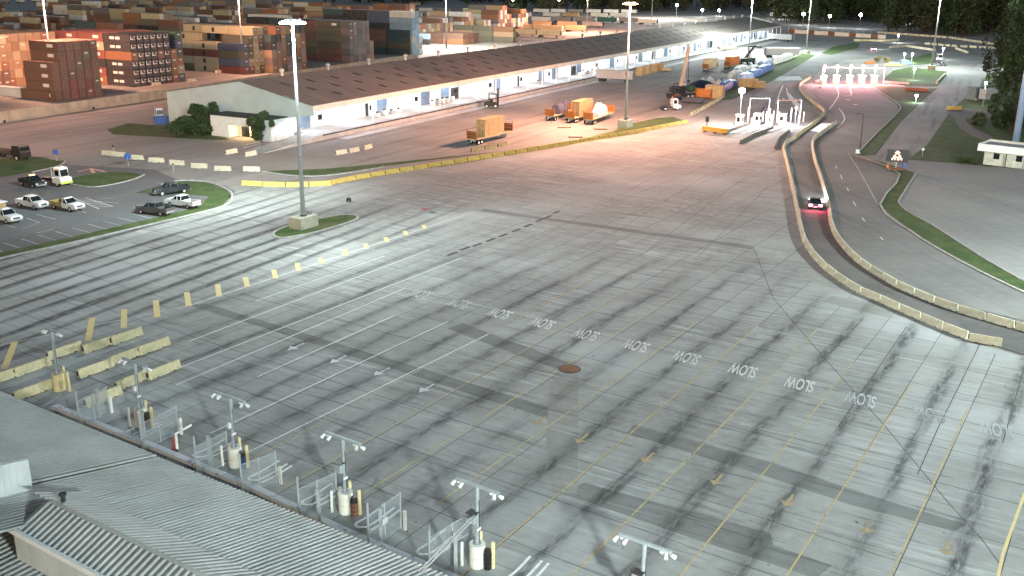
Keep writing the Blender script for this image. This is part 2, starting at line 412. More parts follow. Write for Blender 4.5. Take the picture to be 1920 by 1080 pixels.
sheet('far_road', px((1430, 200), (1455, 168), (1500, 120), (1560, 95), (1640, 82), (1760, 84), (1900, 92), (1900, 118), (1770, 122), (1700, 118), (1640, 108), (1590, 112), (1540, 130), (1520, 152), (1508, 170), (1530, 212), (1478, 250), (1330, 255)), M_ROAD, -0.004)
GRASS = [
 [(1626, 299), (1652, 303), (1690, 315), (1717, 325), (1683, 378), (1700, 396), (1752, 425), (1840, 482), (1925, 531), (2100, 640), (2100, 660), (1925, 549), (1900, 539), (1840, 510), (1765, 470), (1705, 432), (1649, 384), (1687, 328)],
 [(1604, 291), (1645, 250), (1684, 208), (1682, 196), (1662, 182), (1636, 164), (1645, 160), (1758, 166), (1740, 180), (1690, 228), (1640, 290)],
 [(1656, 150), (1675, 132), (1705, 126), (1775, 134), (1758, 162), (1700, 162)],
 [(1704, 298), (1738, 272), (1786, 203), (1838, 160), (1850, 140), (2100, 170), (2100, 335), (1925, 318), (1838, 310), (1760, 303)],
 [(1540, 100), (1560, 88), (1600, 80), (1612, 82), (1608, 90), (1560, 103)],
 [(1700, 110), (1745, 100), (1755, 118), (1715, 122), (1690, 118)],
 [(1345, 188), (1378, 158), (1440, 128), (1505, 100), (1528, 104), (1480, 134), (1430, 160), (1375, 186)],
 [(1086, 262), (1150, 246), (1165, 236), (1228, 222), (1262, 219), (1283, 226), (1262, 237), (1180, 250)],
 [(493, 321), (620, 316), (700, 308), (790, 299), (880, 290), (950, 283), (860, 294), (720, 312), (655, 322), (600, 329), (555, 328)],
 [(200, 243), (240, 231), (330, 238), (400, 250), (432, 262), (400, 262), (340, 259), (212, 252)],
 [(-160, 306), (0, 298), (60, 293), (118, 303), (110, 310), (60, 322), (0, 333), (-160, 352)],
 [(125, 336), (175, 325), (212, 322), (250, 324), (269, 328), (250, 336), (212, 345), (175, 350), (140, 346)],
 [(252, 362), (300, 348), (337, 340), (387, 342), (425, 357), (432, 369), (416, 386), (330, 408), (150, 449), (0, 482), (-160, 520), (-160, 512), (0, 474), (150, 441), (310, 404), (372, 388), (392, 368), (330, 362)],
]
sheet('lot_pavement', px((-260, 520), (0, 480), (215, 430), (380, 392), (436, 371), (441, 358), (420, 347), (330, 336), (290, 318), (110, 308), (-260, 345)), M_LOT, 0.0)
for g in GRASS: sheet('grass_verge', px(*g), M_GRASS, 0.02)
isl = px((513, 441), (520, 433), (560, 419), (635, 405), (660, 404), (671, 408), (658, 416), (600, 434), (546, 445), (522, 446))
sheet('grass_verge', smooth_path(isl, 4, True), M_GRASS, 0.13)
def kerb(pts, closed=False, w=.35, h=.14, n=5):
    p = smooth_path(pts, n, closed)
    if closed: p.append(p[0])
    m = MB(); ribbon3(m, p, w, -.05, h); return tag(m.build('kerb', M_KERB), kind='structure')
kerb(isl, True)
kerb(px((300, 347), (337, 339), (388, 341), (427, 356), (435, 370), (418, 387), (330, 410), (150, 452), (0, 485), (-160, 524)))
kerb(px((1604, 292), (1626, 299), (1687, 327), (1650, 384), (1706, 433), (1766, 471), (1841, 511), (1901, 540), (2000, 585)), n=3)
kerb(px((1717, 325), (1684, 378)), n=1, w=.25)
kerb(px((1925, 531), (1840, 482), (1752, 425), (1700, 396), (1684, 378)), n=3, w=.2)
kerb(px((128, 344), (140, 347), (175, 351), (212, 346), (250, 337), (270, 328)), w=.25)
kerb(px((60, 323), (108, 312), (122, 303), (116, 299)), w=.25)
kerb(px((1604, 291), (1645, 249), (1686, 208), (1684, 195), (1664, 181), (1636, 163)), w=.3)
kerb(px((493, 322), (555, 330), (600, 330), (655, 324), (720, 313)), w=.3)
sheet('gravel_path', smooth_path(px((1775, 207), (1820, 203), (1862, 212), (1850, 222), (1812, 222), (1822, 238), (1862, 258), (1840, 262), (1800, 240), (1790, 222)), 3, True), pm('gravel', (.17, .155, .13), .95, .25, 4), 0.032)

# dark trench strips and patched areas in the concrete
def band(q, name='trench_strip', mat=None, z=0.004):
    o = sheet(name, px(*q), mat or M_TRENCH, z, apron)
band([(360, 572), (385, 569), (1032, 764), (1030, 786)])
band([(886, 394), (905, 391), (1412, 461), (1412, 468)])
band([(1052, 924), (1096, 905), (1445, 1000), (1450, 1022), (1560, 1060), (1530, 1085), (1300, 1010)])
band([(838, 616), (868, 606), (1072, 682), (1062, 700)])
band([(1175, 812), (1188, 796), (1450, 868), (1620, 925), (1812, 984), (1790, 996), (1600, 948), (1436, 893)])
band([(1540, 565), (1562, 555), (1680, 578), (1672, 598)], 'patch', M_PATCH)
band([(1030, 720), (1062, 695), (1085, 700), (1082, 925), (1036, 925), (1024, 830)], 'patch', M_PATCH, 0.008)
band([(665, 402), (720, 382), (750, 387), (690, 412)], 'patch', M_PATCH)
band([(1500, 520), (1560, 505), (1590, 515), (1560, 535)], 'patch', M_PATCH)

# painted lane lines (surveyed end points), arrows, words
def line(mat, w, *q, n=1, z=0.012, name='lane_line'):
    m = MB(); p = px(*q); p = smooth_path(p, 5) if n > 1 else p
    strip(m, p, w, z); return tag(m.build(name, mat, apron), kind=None)
for q in (((1272, 551), (975, 749), (640, 952)), ((1112, 523), (915, 627), (565, 810), (478, 857)), ((1310, 602), (1032, 862 - 52), (820, 945)), ((1422, 610), (1192, 810), (960, 1002), (860, 1085)), ((1535, 615), (1340, 810), (1072, 1080)),
          ((1599, 681), (1495, 810), (1275, 1080)), ((1706, 721), (1649, 810), (1475, 1080)), ((1815, 767), (1795, 810), (1670, 1080)), ((1187, 540), (1072, 612), (740, 795), (515, 925))):
    a, b = G(*q[0]), G(*q[-1])
    m = MB(); strip(m, [a, b], .115, .012); m.build('lane_line', M_YEL, apron)
m = MB(); strip(m, px((1925, 915), (1880, 1040), (1872, 1080)), .2, .012); m.build('lane_line', M_CREAM, apron)
for q in (((355, 573), (860, 408), (905, 392)), ((355, 640), (610, 540), (805, 468)), ((480, 564), (720, 546 - 66)), ((310, 700), (480, 635), (865, 484)), ((330, 722), (480, 652), (760, 540)), ((482, 707), (738, 592)), ((395, 812), (480, 775), (700, 669), (840, 603)), ((400, 880), (565, 810), (915, 627))):
    a, b = G(*q[0]), G(*q[-1])
    m = MB(); strip(m, [a, b], .13, .0125); m.build('lane_line', M_WHITE, apron)
m = MB(); strip(m, px((-60, 660), (355, 573)), .14, .012); m.build('lane_line', M_WORNW, apron)
YD = [((8, 692), (28, 641)), ((165, 640), (173, 596)), ((232, 615), (233, 580)), ((295, 595), (292, 563)), ((354, 574), (350, 548)), ((411, 556), (408, 533)), ((464, 538), (460, 520)), ((517, 522), (513, 506)), ((560, 508), (557, 493)), ((604, 494), (601, 484)), ((648, 479), (646, 468)), ((688, 466), (685, 457)), ((726, 454), (723, 445)), ((762, 441), (759, 433)), ((797, 429), (794, 422))]
for a, b in YD:
    m = MB(); strip(m, px(a, b), .62, .013); m.build('median_dash', M_CREAM, apron)
def text_mesh(body, size, bold=0.0, extr=0.0, align='CENTER'):
    c = bpy.data.curves.new('writing', 'FONT'); c.body = body; c.size = size; c.align_x = align; c.align_y = 'CENTER'; c.offset = bold; c.extrude = extr
    o = bpy.data.objects.new('writing', c); COL.objects.link(o)
    dg = bpy.context.evaluated_depsgraph_get(); me = bpy.data.meshes.new_from_object(o.evaluated_get(dg))
    bpy.data.objects.remove(o); bpy.data.curves.remove(c); return me
slow_me = text_mesh('SLOW', 1.0, .014); slow_me.name = 'painted_word'
xs = [v.co.x for v in slow_me.vertices]; ys = [v.co.y for v in slow_me.vertices]
xa, ya = -V, dirv(-113)
for v in slow_me.vertices:
    q = xa * (v.co.x * 2.6 / (max(xs) - min(xs))) + ya * (v.co.y * 2.7 / (max(ys) - min(ys))); v.co = q
slow_w = slow_me.copy(); slow_me.materials.append(M_WORD); slow_w.materials.append(M_WORNW); slow_g = slow_w.copy(); slow_g.materials.clear(); slow_g.materials.append(M_GHOST)
for k, q in enumerate([(790, 550), (862, 568), (938, 587), (1018, 605), (1100, 626), (1193, 647), (1288, 669), (1394, 693), (1500, 719), (1614, 747), (1742, 775), (1868, 804)]):
    o = link('painted_word', slow_me if 1 < k < 9 else slow_w if k < 10 else slow_g, apron, G(*q, 0.014))
def arrow(mat, at, L=3.2, w=.30, head=1.1, shaft=True):
    m = MB(); d = -U; n = Vector((-d.y, d.x, 0)); o = G(*at)
    m.face([o + d * L * .5 + UP3 * .014, o + d * (L * .5 - head) + n * .55 + UP3 * .014, o + d * (L * .5 - head) - n * .55 + UP3 * .014])
    if shaft: strip(m, [o - d * L * .5, o + d * (L * .5 - head)], w, .014)
    return m.build('painted_arrow', mat, apron)
for q in ((555, 650), (634, 674), (716, 697), (800, 728)): arrow(M_WORD if q[0] < 790 else M_WORNW, q, 2.3, .2, .95)
for q in ((1012, 789), (1092, 822), (1216, 858), (1346, 899), (1480, 938), (1627, 988), (1776, 1028)): arrow(M_WORNY, q, 1.9, .22, .65)
# long worn painted symbols just outside the gate, one pair of looped bars to a lane
for q in ((262, 805), (402, 842), (505, 884), (606, 928), (706, 969), (822, 1018), (985, 1072)):
    o = G(*q); m = MB()
    for s in (-.62, .25, .75):
        strip(m, smooth_path([o - U * 1.5 + V * s, o - U * .2 + V * (s + .12), o + U * 1.6 + V * s], 3), .20, .014)
    strip(m, smooth_path([o - U * 1.5 + V * -.62, o - U * 1.7 + V * -.2, o - U * 1.4 + V * .2], 3), .22, .0145)
    m.build('painted_symbol', M_WHITE, apron)
# joints and tar seams
def seam(*q, w=.07): m = MB(); strip(m, px(*q), w, .009); m.build('tar_seam', M_TAR, apron)
seam((1412, 462), (1450, 560), (1540, 665), (1660, 800), (1780, 945), (1840, 1010), (1880, 1065), w=.07)
seam((1535, 685), (1620, 885 - 290)); seam((1700, 612), (1572, 800)); seam((1840, 640), (1760, 800), (1720, 890)); seam((1920, 690), (1880, 830))
for q in (((805, 470), (1010, 410)), ((700, 540), (960, 445)), ((985, 460), (1230, 330)), ((1090, 475), (1330, 325)), ((1200, 480), (1400, 330)), ((1310, 480), (1440, 350)), ((960, 360), (1190, 280)), ((880, 345), (1100, 275))): seam(*q, w=.06)
for q in ((1043, 398), (1027, 407), (1012, 413), (990, 423), (968, 432), (944, 441), (920, 450), (895, 459), (872, 466), (848, 476)):
    o = G(*q); m = MB(); strip(m, [o - U * 1.1, o + U * 1.1], .55, .010); m.build('rubber_mark', M_TAR, apron)
# stalls and hatching in the staff car park
for k, (a, b) in enumerate((((-22, 459), (13, 476)), ((6, 455), (47, 468)), ((40, 448), (80, 460)), ((72, 441), (113, 453)), ((104, 434), (144, 446)), ((134, 427), (175, 438)), ((164, 420), (206, 431)), ((193, 414), (234, 425)), ((221, 408), (262, 418)), ((249, 401), (290, 411)), ((68, 437), (100, 430)), ((40, 429), (75, 417)), ((68, 402), (104, 411)), ((-10, 416), (28, 427)), ((50, 409), (74, 417)), ((125, 391), (162, 399)), ((330, 366), (392, 371)), ((292, 341), (318, 346)), ((268, 358), (300, 366)), ((175, 377), (222, 381)), ((185, 372), (215, 371)))):
    m = MB(); strip(m, px(a, b), .12, .008); tag(m.build('stall_line', M_WORNW), kind='structure')
m = MB(); ring = px((140, 372), (160, 371), (212, 387), (186, 392)); ring.append(ring[0]); strip(m, ring, .12, .008)
for k in range(1, 6):
    f = k / 6; a = G(140, 372).lerp(G(186, 392), f); b = G(160, 371).lerp(G(212, 387), min(1, f + .12)); strip(m, [a, b], .14, .009)
tag(m.build('hatched_bay', M_WHITE), kind='structure')
m = MB(); strip(m, px((147, 322), (170, 316), (198, 322)), .6, .008); strip(m, px((170, 316), (176, 324)), .6, .0085); tag(m.build('road_arrow', pm('salmon_paint', (.7, .36, .24), .8)), kind='structure')
# lines on the road beside the barriers
for q in (((1567, 311), (1569, 316)), ((1576, 328), (1579, 336)), ((1588, 352), (1591, 358)), ((1599, 377), (1605, 386)), ((1616, 408), (1622, 415)), ((1650, 444), (1656, 450))):
    m = MB(); strip(m, px(*q), .15, .01); tag(m.build('lane_line', M_WHITE), kind='structure')
m = MB(); strip(m, px((1590, 288), (1610, 318), (1646, 383)), .14, .01); tag(m.build('edge_line', M_WORNW), kind='structure')
for q in (((1555, 205), (1572, 180), (1570, 163), (1580, 160)), ((1580, 180), (1596, 178), (1594, 165), (1600, 162)), ((1455, 195), (1460, 180), (1468, 160)), ((1570, 240), (1583, 225), (1580, 212), (1572, 203)), ((1500, 213), (1485, 190), (1477, 178), (1475, 165))):
    m = MB(); strip(m, smooth_path(px(*q), 4), .3, .01); tag(m.build('edge_line', M_WHITE), kind='structure')
sheet('painted_chevron', px((1477, 172), (1500, 196), (1501, 212), (1478, 178)), M_WHITE, .01)
sheet('speed_hump', px((1520, 245), (1540, 231), (1560, 231), (1535, 248)), M_WHITE, .016)
sheet('speed_hump', px((1460, 143), (1500, 143), (1505, 150), (1452, 152)), M_WORNW, .016)
for q in ((1590, 187), (1604, 196)):
    m = MB(); strip(m, [G(*q) - dirv(10) * .6, G(*q) + dirv(10) * .6], 1.6, .012); tag(m.build('painted_dash', M_WHITE), kind='structure')
# steel cover set in the concrete
cov = thing('manhole_cover', 'rusty round steel manhole cover set in the concrete', 'manhole cover', G(1068, 692))
MB().cyl((0, 0, -.02), (0, 0, .03), 1.05, n=20).build('rim', pm('cover_frame', (.06, .055, .05), .7), cov)
MB().cyl((0, 0, .03), (0, 0, .05), .86, n=20).build('lid', M_RUST, cov)
for k in range(4): MB().obox((-.45 + .3 * k, 0, 0), (1, 0, 0), (0, 1, 0), .1, 1.1 if 0 < k < 3 else .8, .05, .07).build('rib', M_RUST, cov)
for q, c, l in (((797, 392), M_RED, 'red'), ((811, 398), pm('teal_paint', (.03, .12, .18), .6), 'teal')):
    t = thing(l + '_cover', l + ' painted round hatch lid lying flush on the apron beyond the median', 'hatch', G(*q))
    MB().cyl((0, 0, -.02), (0, 0, .035), .55, n=14).build('lid', c, t); MB().cyl((0, 0, .03), (0, 0, .06), .1, n=8).build('lifting_knob', M_DARK, t)

# ================================================================== GATE CANOPY (bottom left)
ED0, ED1 = G(-40, 720, 7.0), G(900, 1105, 7.0)
EV = (ED1 - ED0).normalized(); EN = Vector((EV.y, -EV.x, 0)); EN = EN if EN.dot(Vector((-.5, -.8, 0))) > 0 else -EN   # EN runs back from the eave, up the slope
PIT = .21
def RP(s, d, dz=0.0): return ED0 + EV * s + EN * d + UP3 * (PIT * d + dz)
RN = EV.cross((EN + UP3 * PIT).normalized()); RN = RN if RN.z > 0 else -RN
M_ROOF = None
t = NT('roof_sheet'); p = t.obj(); f = t.noise(p, .25, 4)
c = t.mix(t.ss(f, .3, .7), (.27, .283, .275), (.37, .382, .375)); c = t.mix(t.math('MULTIPLY', t.ss(t.noise(p, 3, 5, .7), .45, .7), .25), c, (.20, .20, .18))
M_ROOF = t.out(c, .6, .1)
gate = thing('gate_canopy', 'big corrugated grey metal roof over the truck gate lanes', 'gate building')
def corrugated(name, s0, s1, d0, d1, dz0, dz1, pitch=.31, h=.10, parent=gate, f=None):
    f = f or RP; m = MB(); n = int(round((s1 - s0) / pitch)); q = []
    for k in range(n + 1):
        a = s0 + (s1 - s0) * k / n; st = (s1 - s0) / n
        q += [(a, 0), (a + st * .55, 0), (a + st * .65, h), (a + st * .90, h)]
    q = [x for x in q if x[0] <= s1 + 1e-6]
    for (a, ha), (b, hb) in zip(q, q[1:]):
        A0, A1 = f(a, d0, dz0 + ha), f(a, d1, dz1 + ha); B0, B1 = f(b, d0, dz0 + hb), f(b, d1, dz1 + hb)
        m.face([A0, B0, B1, A1])
    return m.build(name, M_ROOF, parent)
def sd(x, y, dz=0):
    P = GP(x, y, ED0 + UP3 * dz, RN); r = P - ED0; return r.dot(EV), r.dot(EN)
LEN = (ED1 - ED0).length
s_seam, d_seam = sd(170, 885); d2 = sd(-40, 946)[1]
s_m0, d_m1 = sd(150, 922, .3); s_r0, d_r = sd(98, 940, 1.0); s_l0, d_l = sd(25, 978, .2)
w = 3.9; s = -16.0; k = 0                                          # sheets lie in bays, seam by seam
bays = []
while s < LEN + 6:
    e = s + w
    if s < s_seam < e: bays += [(s, s_seam), (s_seam, e)]
    elif s < s_r0 < e: bays += [(s, s_r0), (s_r0, e)]
    else: bays.append((s, e))
    s = e
for a, b in bays:
    dz = .07 if b <= s_seam + .01 else 0.0
    corrugated('roof_sheet', a, b - .03, 0, d_r - .1 if a >= s_r0 - .01 else d_l + 14 if a >= s_seam - .01 else d2 + 2, dz, dz)
m = MB(); m.hexa([RP(-16, .0, -.45), RP(LEN + 6, 0, -.45), RP(LEN + 6, .18, -.45), RP(-16, .18, -.45)], [RP(-16, 0, -.01), RP(LEN + 6, 0, -.01), RP(LEN + 6, .18, -.01), RP(-16, .18, -.01)]); m.build('eave_gutter', M_STEELW, gate)
for k in range(9):
    q = RP(-12 + k * 6.5, 3.0); MB().box(q.x - .2, q.x + .2, q.y - .2, q.y + .2, 0, q.z - .3).build('column', M_STEELW, gate)
m = MB(); a, b, c2, d2 = RP(-16, .3), RP(LEN + 6, .3), RP(LEN + 6, 23), RP(-16, 23); m.face([(q.x, q.y, 6.4) for q in (a, b, c2, d2)]); m.build('soffit', M_GREY, gate)
# raised gable over the office, ridge parallel to the eave
SE = LEN + 6; RZ = .9
mon = s_m0
corrugated('raised_roof_sheet', min(s_m0, s_r0), SE, d_m1, d_r, .30, RZ, .40, .10)
corrugated('raised_roof_sheet', min(s_l0, s_r0), SE, d_r, d_l, RZ, -PIT * (d_l - d_r) + .15, .40, .10)
m = MB(); m.hexa([RP(s_r0 - .1, d_r - .15, RZ + .06), RP(SE, d_r - .15, RZ + .06), RP(SE, d_r + .15, RZ + .06), RP(s_r0 - .1, d_r + .15, RZ + .06)], [RP(s_r0 - .1, d_r - .1, RZ + .13), RP(SE, d_r - .1, RZ + .13), RP(SE, d_r + .1, RZ + .13), RP(s_r0 - .1, d_r + .1, RZ + .13)]); m.build('ridge_cap', M_ROOF, gate)
zl = -PIT * (d_l - d_r) + .15
q0 = RP(s_l0, d_l + .03, zl)
for k in range(9):
    s0 = s_l0 + k * 1.25; m = MB(); a, b = RP(s0, d_l + .03, zl), RP(s0 + 1.22, d_l + .03, zl); o = EN * .06
    m.hexa([a - UP3 * 1.6, b - UP3 * 1.6, b - UP3 * 1.6 + o, a - UP3 * 1.6 + o], [a, b, b + o, a + o]); m.build('fascia_panel', M_STEELW, gate)
m = MB(); a, b = RP(s_l0 - .1, d_l + .1, zl - .05), RP(SE, d_l + .1, zl - .05); m.hexa([a, b, b + EN * .2, a + EN * .2], [a + UP3 * .25, b + UP3 * .25, b + EN * .2 + UP3 * .25, a + EN * .2 + UP3 * .25]); m.build('fascia_trim', M_WPAINT, gate)
a, b, c2 = RP(s_m0, d_m1, .30), RP(s_r0, d_r, RZ), RP(s_l0, d_l, zl)
m = MB(); m.face([a, b, c2, c2 - UP3 * 1.6, b - UP3 * 2.2, a - UP3 * .6]); m.build('gable_end', M_STEELW, gate)
# lower roof behind the raised gable
zq = 7 + PIT * d_l + zl - 1.62
def LP(s, d, dz=0.0): q = RP(s, d); return Vector((q.x, q.y, zq + dz))
for k in range(11):
    a = s_m0 - 29 + k * 5.0
    corrugated('low_roof_sheet', a, a + 4.97, d_r - .2, d_l + 24, 0, -.4, .40, .08, gate, LP)
# white end wall of the second raised roof at the very left
s1, d1 = sd(62, 921); s2, d2 = sd(-40, 946)
for k in range(8):
    f0, f1 = k / 8, (k + 1) / 8; a = RP(s1 + (s2 - s1) * f0, d1 + (d2 - d1) * f0); b = RP(s1 + (s2 - s1) * f1 * .995, d1 + (d2 - d1) * f1 * .995); o = -EV * .06
    m = MB(); m.hexa([a, b, b + o, a + o], [a + UP3 * 1.85, b + UP3 * 1.85, b + o + UP3 * 1.85, a + o + UP3 * 1.85]); m.build('end_panel', M_STEELW, gate)
corrugated('upper_roof_sheet', s1 - 16, s1, d1, d1 + 14, 1.87, 1.87)
m = MB(); q = RP(*sd(120, 945, .8), .95); m.cyl(q, q + UP3 * .35, .12); m.cyl(q + UP3 * .35, q + UP3 * .45, .2); m.build('vent_pipe', M_DARK, gate)

# ================================================================== THE GATE LINE: camera poles, fences, bollards, kerb beam
tb = thing('gate_kerb_beam', 'long low white speckled concrete beam along the gate line beside the roof eave', 'kerb beam')
t = NT('speckled_white'); p = t.pos(); M_SPEC = t.out(t.mix(t.ss(t.noise(p, 1.3, 5, .7), .56, .64), (.70, .73, .76), (.28, .29, .31)), .8)
pth = px((120, 772), (300, 845), (470, 915), (640, 996), (800, 1065), (1000, 1152))
for k, (q, d) in enumerate(walk(pth, 2.6)):
    n = Vector((-d.y, d.x, 0)); MB().obox(q, d, n, 2.55, .62, -.04, .26, ty=.85).build('beam_segment', M_SPEC, tb)
def bollard(q, label, h=1.25, r=.13, mat=None, group='bollards along the gate line'):
    o = thing('bollard', label, 'bollard', q, 0, group)
    MB().cyl((0, 0, 0), (0, 0, h), r, n=10).build('post', mat or M_BARYP, o); MB().ball((0, 0, h), r, 10, 5, sz=.5).build('cap', mat or M_BARYP, o); return o
M_BARYP = pm('cream_bollard_paint', (.72, .62, .34), .6, .1, 2, dirt=(.35, .28, .15))
M_WBOL = pm('white_bollard_paint', (.78, .78, .72), .6, .1, 2, dirt=(.4, .38, .33))
M_DRUM = pm('drum_paint', (.78, .76, .66), .65, .08, 1.2, dirt=(.5, .46, .36))
TP = [(112, 731), (266, 799), (442, 873), (649, 960), (895, 1060), (1200, 1180)]
adv = V; na = Vector((-V.y, V.x, 0))
TPL = ['cream based T-shaped pole beside the cut-off barrier, leftmost at the gate', 'T-shaped camera pole with white drum base and dark red bin, second from left', 'T-shaped camera pole with white drum base and blue barrel beside it', 'T-shaped camera pole with a control box and a brown barrel beside its drum', 'T-shaped camera pole with control box, nearest one whose white drum is in view', 'T-shaped camera pole rising from the bottom edge, its base out of view']
for k, q in enumerate(TP):
    o = thing('camera_pole', TPL[k], 'camera pole', G(*q), 0, 'camera poles along the gate line')
    MB().cyl((0, 0, 0), (0, 0, 1.55), .50, .50, 16).build('drum_base', M_DRUM if k else M_BARYP, o)
    pp = MB().cyl((0, 0, 1.5), (0, 0, 5.5), .145, .13, 10).build('pole', M_GALV, o)
    MB().cyl((0, 0, 1.5), (0, 0, 1.62), .26, n=12).build('base_plate', M_GREY, o)
    L = 3.2 if k else 2.0; arm = MB(); a0, a1 = -V * L * .52, V * L * .48
    arm.obox((0, 0, 0), tuple(V), tuple(na), L, .16, 5.42, 5.6); ao = arm.build('crossarm', M_GALV, o)
    for j, f in enumerate((-.52, -.44, -.34, .30, .40, .5)):
        if k == 0 and j in (1, 4): continue
        c = V * (L * f); hd = MB(); dn = (-UP3 * .55 + (U if j % 2 else -U) * .6 + V * (.3 if f > 0 else -.3)).normalized()
        hd.cyl(c + UP3 * 5.35, c + UP3 * 5.35 + dn * .34, .09, .13, 8); hb = hd.build('camera_head', M_WPAINT, ao)
        MB().cyl(c + UP3 * 5.5, c + UP3 * 5.34, .035, n=6).build('bracket', M_GREY, ao)
    if k >= 3:
        MB().obox((-.28, -.12, 0), tuple(V), tuple(na), .55, .5, 3.1, 3.75).build('control_box', M_GALV, o)
        MB().obox((-.28, -.12, 0), tuple(V), tuple(na), .66, .6, 3.75, 3.80).build('box_hood', M_DARK, o)
    elif k: MB().obox((-.18, -.1, 0), tuple(V), tuple(na), .25, .22, 3.1, 3.5).build('junction_box', M_WPAINT, o)
    if k: MB().obox(tuple(V * .2 - U * .1), tuple(V), tuple(na), .09, .34, 2.6, 2.75).build('card_reader', M_WPAINT, o)
    MB().cyl(tuple(V * .16 + UP3 * 1.6), tuple(V * .14 + UP3 * 4.6), .025, n=6).build('conduit', M_DARK, o)
    g = Vector(o.location)
    bollard(g + V * .95 + U * .35, 'cream bollard right of the %s camera pole, beyond its bin' % nth(k), 1.75)
    bollard(g - V * .25 + U * .75, 'cream bollard standing close behind the %s camera pole drum' % nth(k), 1.9, .11)
    if 0 < k < 5:
        bollard(g - V * .80 - U * .55, 'white bollard in front of the %s camera pole drum' % nth(k), 1.6, .1, M_WBOL)
        b = thing('drum_barrel', '%s barrel between the %s camera pole drum and its cream bollard' % (['', 'dark red', 'blue and black', 'brown and black', 'black'][k], nth(k)), 'barrel', g + V * .72 + U * .1, 0, 'barrels beside the camera poles')
        cm = pm('barrel_%d' % k, [(0, 0, 0), (.05, .008, .01), (.02, .06, .16), (.28, .13, .08), (.012, .012, .013)][k], .5)
        MB().cyl((0, 0, 0), (0, 0, .95), .25, n=12).build('barrel_body', cm, b); MB().cyl((0, 0, .95), (0, 0, 1.35), .27, .2, 12).build('barrel_hood', M_BLACK, b)
        for z in (.3, .62): MB().cyl((0, 0, z), (0, 0, z + .05), .265, n=12).build('hoop', M_DARK, b)
# chain-link wing fences between the beam and the poles
def mesh_mat():
    t = NT('chain_link'); p = t.obj(); a = t.dot(p, (7.0, 7.0, 9.0)); b = t.dot(p, (7.0, 7.0, -9.0))
    fa = t.math('ABSOLUTE', t.math('SUBTRACT', t.math('FRACT', a), .5)); fb = t.math('ABSOLUTE', t.math('SUBTRACT', t.math('FRACT', b), .5))
    k = t.math('MINIMUM', fa, fb); t.put(t.b.inputs['Alpha'], t.ss(k, .14, .04)); return t.out((.50, .54, .57), .5, .4)
M_MESH = mesh_mat()
FN = [((150, 800), (205, 772), 2.2), ((268, 848), (335, 812), 2.3), ((370, 893), (428, 862), 2.3), ((455, 930), (520, 905), 2.4), ((562, 978), (632, 945), 2.4), ((692, 1035), (752, 990), 2.6), ((806, 1085), (890, 1030), 2.8)]
for k, (a, b, h) in enumerate(FN):
    A, B = G(*a), G(*b); d = (B - A); L = d.length; d.normalize(); n = Vector((-d.y, d.x, 0))
    o = thing('wing_fence', 'chain-link wing fence, %s from the left along the gate beam' % nth(k), 'fence', A, 0, 'chain-link wing fences at the gate')
    MB().face([(0, 0, .1), tuple(d * L + UP3 * .1), tuple(d * L + UP3 * h), (0, 0, h)]).build('wire_mesh', M_MESH, o)
    for f in (0, .5, 1): MB().cyl(tuple(d * L * f), tuple(d * L * f + UP3 * (h + (.9 if f == 0 else .1))), .05 if f else .075, n=8).build('post', M_GALV, o)
    for z in (.12, h * .5, h): MB().cyl(tuple(UP3 * z), tuple(d * L + UP3 * z), .028, n=6).build('rail', M_GALV, o)
    bollard(B + V * .35, 'white bollard at the outer end of the %s wing fence' % nth(k), 1.35, .13, M_WBOL)
    if k in (5,): MB().obox(tuple(d * L * .5 - n * .03), tuple(d), tuple(n), .5, .03, 1.2, 1.6).build('notice_plate', M_WPAINT, o)
for k, q in enumerate([(187, 782), (272, 830), (395, 878), (600, 985), (715, 1020), (855, 1075)]):
    o = thing('gate_post', 'square galvanised gate post rising through the beam, %s from the left' % nth(k), 'gate post', G(*q), 0, 'gate posts on the kerb beam')
    MB().box(-.1, .1, -.1, .1, 0, 2.6).build('post', M_GALV, o); MB().box(-.13, .13, -.13, .13, 2.6, 2.66).build('cap', M_GREY, o)
# inclined conduit from the eave to the last pole
cr = thing('cable_bridge', 'pair of thin steel pipes slanting from the roof eave up to a camera pole', 'cable bridge')
A, B = RP(*sd(788, 1072, .1), .1), G(895, 1060) + UP3 * 3.6
for s in (-.09, .09): MB().cyl(A + V * s, B + V * s, .05, n=6).build('pipe', M_GALV, cr)
for f in (.3, .6, .85): q = A.lerp(B, f); MB().obox(q, tuple(V), tuple(na), .3, .06, -.03, .03).build('tie', M_GREY, cr)
# pivoted barrier arms by the lanes
for k, (q, lab) in enumerate((((327, 847), 'white bent barrier arm on a red post at the gate beam'),)):
    o = thing('barrier_arm', lab, 'barrier arm', G(*q))
    MB().cyl((0, 0, 0), (0, 0, .18), .26, n=12).build('foot', M_BLACK, o); MB().cyl((0, 0, .15), (0, 0, 1.2), .08, n=8).build('red_post', M_RED, o)
    m = MB().cyl((.2, .1, .2), (.2, .1, 1.5), .10, n=8); m.cyl((.2, .1, 1.45), tuple(Vector((.2, .1, 1.5)) + U * 1.5 + UP3 * .1), .09, n=8); m.build('arm', M_WBOL, o)

